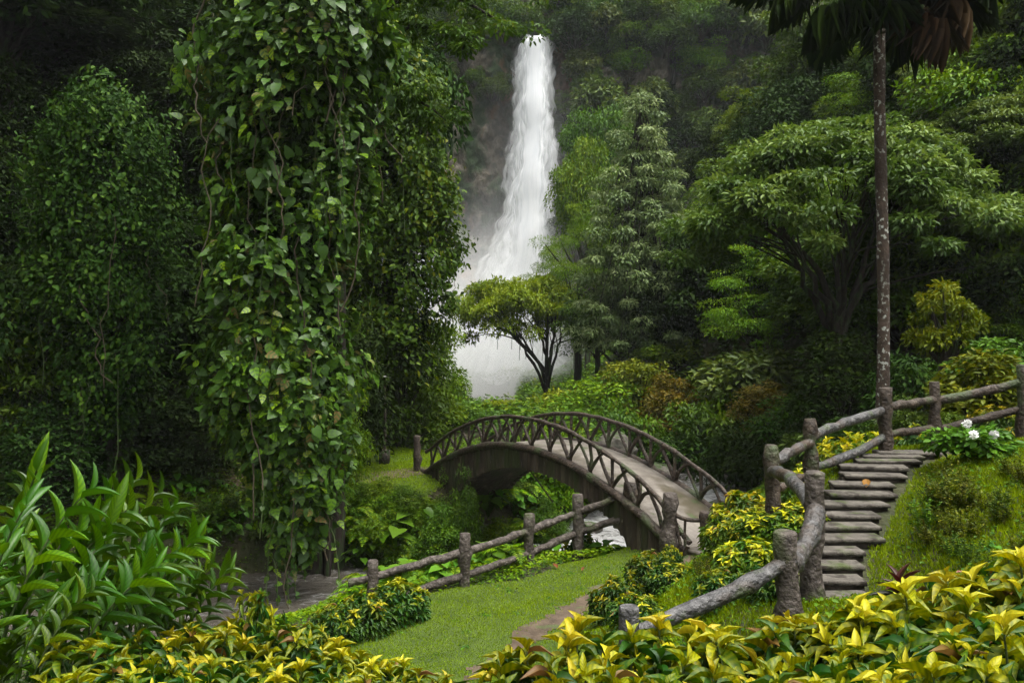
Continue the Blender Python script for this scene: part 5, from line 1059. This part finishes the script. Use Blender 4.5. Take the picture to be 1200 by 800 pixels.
p = wp(1055, 680, 8.6); gput('red', p[0], p[1], 1.05, 'dark red cordyline plant beside the lowest steps', 'plant', None)
p = hit(600, 610); gput('red', 1.2, 21.6, 1.2, 'dark reddish plant under the bridge behind the fence', 'plant', None)
p = wp(420, 700, 13.5); gput('red', -5.6, 15.5, 1.0, 'dark striped plant left of the lawn fence end', 'plant', None)
# white-flowering shrub on the right slope
fs = place('s_big', 1140, 492, 14.2, 110, 'leafy shrub with white flower heads above the right slope', 'shrub', name='flowering_shrub')
def blossom(px, py, D, r0, lab, key, grp):
    c = wp(px, py, D); r = np.random.default_rng(int(px)); n = 60; d = norm(r.standard_normal((n, 3))); a = Acc(); leaves(a, c+d*r0*.5, d+r.normal(0, .3, (n, 3)), norm(r.standard_normal((n, 3))), r0*.9, r0*.6, T_OV, r.uniform(0, 1, n)); return tag(a.build('blossom', M[key]), lab, 'flower', grp)
for px, py, lab in ((1133, 496, 'upper white flower head on the shrub by the rail'), (1141, 509, 'middle white flower head on the shrub by the rail'), (1165, 509, 'right white flower head on the shrub by the rail')): blossom(px, py, 13.6, .06, lab, 'flower', 'white flower heads')
blossom(1128, 680, 5.6, .05, 'pale pink flower head among the crotons at the lower right', 'pink', None)
# fallen leaves
for k, (px, py, lab, s) in enumerate([(652, 668, 'brown fallen leaf on the lawn, largest of the three in a row', .17), (637, 653, 'small brown fallen leaf on the lawn near the fence post', .12), (684, 671, 'brown fallen leaf on the lawn nearest the path', .13), (695, 646, 'brown fallen leaf on the lawn towards the bridge', .15), (1017, 580, 'reddish dead leaf lying on the steps', .24), (812, 622, 'brown fallen leaf on the ground at the bridge end', .16), (605, 694, 'brown fallen leaf on the near part of the lawn', .1)]):
    p = hit(px, py); a = Acc(); leaves(a, np.array([[-s/2, 0, 0]]), np.array([[1, .2, .05]]), np.array([[0, 0, 1.0]]), s, s*.55, tpl_grid(6, lance, .5, -.35), np.array([.5])); o = a.build('fallen_leaf', M['deadleaf']); o.location = p+np.array([0, 0, .05 if k != 4 else .13]); o.rotation_euler = (random.uniform(-.2, .2), 0, random.uniform(0, 6)); tag(o, lab, 'leaf', 'fallen leaves')

gscatter(0, (0, 1, 0, 1), ['herb2'], ['x'], 'x', 1, 1, 1)
q = np.random.default_rng(77); c = 0
while c < 46:
    x, y = q.uniform(-3, 3.6), q.uniform(12.5, 19.6)
    if not inpoly(LAWN, *wx(np.array([x]), np.array([y])))[0] or polyd(DIRT, np.array([x]), np.array([y]))[0][0] < .3: continue
    gput('herb2', x, y, q.uniform(.16, .34), 'tiny broad-leaved weed growing in the lawn turf', 'weed', 'weeds in the lawn', sink=.2); c += 1
# ------------------------------------------------------------------ grass and ground cover (stuff)
def blades(name, label, n, region, ok, L, mat, seed, wid=.012, T=None):
    r = np.random.default_rng(seed); x = r.uniform(region[0], region[1], n); y = r.uniform(region[2], region[3], n); m = ok(x, y); x, y = x[m], y[m]; z = h(x, y); n = len(x); d = r.normal(0, .45, (n, 3)); d[:, 2] = 1
    patch = .5+.5*wob(x, y, 1.1)*.6; ll = L*r.uniform(.5, 1.2, n)*(.75+.5*patch); a = Acc(); leaves(a, np.stack([x, y, z-.005], 1), d, r.normal(0, 1, (n, 3)), ll, wid, T or T_DIA, np.clip(.35*patch+.6*r.uniform(0, 1, n), 0, 1)); return tag(a.build(name, mat), label, None, None, 'stuff')
blades('grass', 'short green lawn grass beside the log fence', 190000, (-4.5, 5, 8, 21), lambda x, y: inpoly(LAWN, *wx(x, y)) & (polyd(DIRT, x, y)[0] > (.22+.16*wob(x, y, 3.1)+.10*wob(x, y, 9))*(.5+.9*np.random.default_rng(1).uniform(0, 1, len(x)))), .055, M['grass'], 51)
blades('bank_grass', 'grass on the far bank turf', 50000, (-9, -1, 25.5, 33), lambda x, y: inpoly(FLAT, *wx(x, y)), .08, M['grass'], 52, .02)
blades('slope_grass', 'rough grass on the slopes beside the steps', 210000, (1.2, 14, 7, 18.5), lambda x, y: (~inpoly(LAWN, *wx(x, y))) & ((polyd(STAIR, x, y)[0] > .56) | ((y < 12.4) & (x-np.interp(y, STAIR[:, 1], STAIR[:, 0]) > .36))) & (polyd(DIRT, x, y)[0] > .4) & (polyd(PTH2, x, y)[0] > .6), .10, M['grass'], 53, .014)
def cover(name, label, n, region, ok, L, mats, seed, lift, wr=.6, T=T_DIA):
    r = np.random.default_rng(seed); x = r.uniform(region[0], region[1], n); y = r.uniform(region[2], region[3], n); m = ok(x, y); x, y = x[m], y[m]; z = h(x, y); n = len(x); mound = np.clip(.5+.5*wob(x, y, .9)+.3*wob(x, y, 2.7), 0, 1.3)
    z = z+lift*mound*np.sqrt(r.uniform(0.05, 1, n)); d = r.normal(0, 1, (n, 3)); d[:, 2] = -.1; N_ = r.normal(0, .35, (n, 3)); N_[:, 2] += 1; ll = L*r.uniform(.6, 1.3, n); a = Acc(); leaves(a, np.stack([x, y, z], 1), d, N_, ll, ll*wr, T, np.clip(.4*mound+.6*r.uniform(0, 1, n), 0, 1)); return tag(a.build(name, mats), label, None, None, 'stuff')
notriv = lambda x, y, w_=2.15: polyd(RIV, x, y)[0] > w_
nb = lambda x, y: ~((np.abs((x-BA[0])*BN[0]+(y-BA[1])*BN[1]) < 1.05) & (((x-BA[0])*BD[0]+(y-BA[1])*BD[1]) > -1) & (((x-BA[0])*BD[0]+(y-BA[1])*BD[1]) < BL+1.0))
cover('ground_cover', 'low leafy ground cover on the stream banks', 170000, (-16, 12, 16.5, 36), lambda x, y: notriv(x, y) & nb(x, y) & ~inpoly(LAWN, *wx(x, y)) & ~inpoly(FLAT, *wx(x, y)) & (polyd(PTH2, x, y)[0] > .75) & (polyd(STAIR, x, y)[0] > .8) & ~((y < 18.3) & (x > 2)), .10, M['leaf_bright'], 61, .28)
cover('undergrowth', 'dense leafy undergrowth on the valley slopes', 330000, (-45, 75, 30, 112), lambda x, y: notriv(x, y, 2.4) & (((x > np.interp(y, HR_Y, HR_X)-4)) | (x < np.interp(y, HL_Y, HL_X)+3) | (y > 36)), .34, M['leaf_mid'], 62, 1.1)
cover('slope_cover', 'low herbs on the near slopes', 60000, (-14, 16, 4, 19), lambda x, y: ~inpoly(LAWN, *wx(x, y)) & (polyd(STAIR, x, y)[0] > .7) & (polyd(DIRT, x, y)[0] > .6) & (polyd(PTH2, x, y)[0] > .8) & notriv(x, y), .07, M['leaf_mid'], 63, .15)

# ------------------------------------------------------------------ leave out repeats nobody can see, and tell equal labels apart by their order
def _prune():
    bpy.context.view_layer.update(); dg = bpy.context.evaluated_depsgraph_get(); cnt = {}; cx = {}
    for ox in (0, -1.6, 1.6):
        st_ = 6 if ox == 0 else 14
        for py in range(2, 800, st_):
            for px in range(2, 1200, st_):
                o = Vector((ox, 0, CAMZ)); d = Vector(((px-600)/1000, 1, -(py-400)/1000)).normalized()
                for k in range(6):
                    hit_ = sc.ray_cast(dg, o, d)
                    if not hit_[0]: break
                    ob = hit_[4]
                    if ob.name.startswith(('mist', 'haze')): o = hit_[1]+d*.02; continue
                    while ob.parent: ob = ob.parent
                    cnt[ob.name] = cnt.get(ob.name, 0)+1
                    if ox == 0: q_ = cx.setdefault(ob.name, [0, 0]); q_[0] += px; q_[1] += 1
                    break
    things = {}; gone = 0
    for o in [o for o in bpy.data.objects if not o.parent and o.get('category')]:
        if o.get('group') and o.name not in cnt and o['category'] in ('tree', 'shrub', 'plant'):
            for c in list(o.children): bpy.data.objects.remove(c)
            bpy.data.objects.remove(o); gone += 1; continue
        things.setdefault(o['label'], []).append(o)
    num = ['', 'one', 'two', 'three', 'four', 'five', 'six', 'seven', 'eight', 'nine', 'ten', 'eleven', 'twelve', 'thirteen', 'fourteen', 'fifteen', 'sixteen']
    for lab, L_ in things.items():
        L_ = [o for o in L_ if o.name in cx]; n = len(L_)
        if n < 2 or n > 40 or len(lab.split()) > 11: continue
        L_.sort(key=lambda o: cx[o.name][0]/cx[o.name][1])
        for i, o in enumerate(L_): o['label'] = lab+', '+('leftmost' if i == 0 else 'rightmost' if i == n-1 else (ORD[i] if i < 16 else '%dth' % (i+1))+' from left')+' of '+(num[n] if n < 17 else str(n))
    print('PRUNED', gone)
_prune()
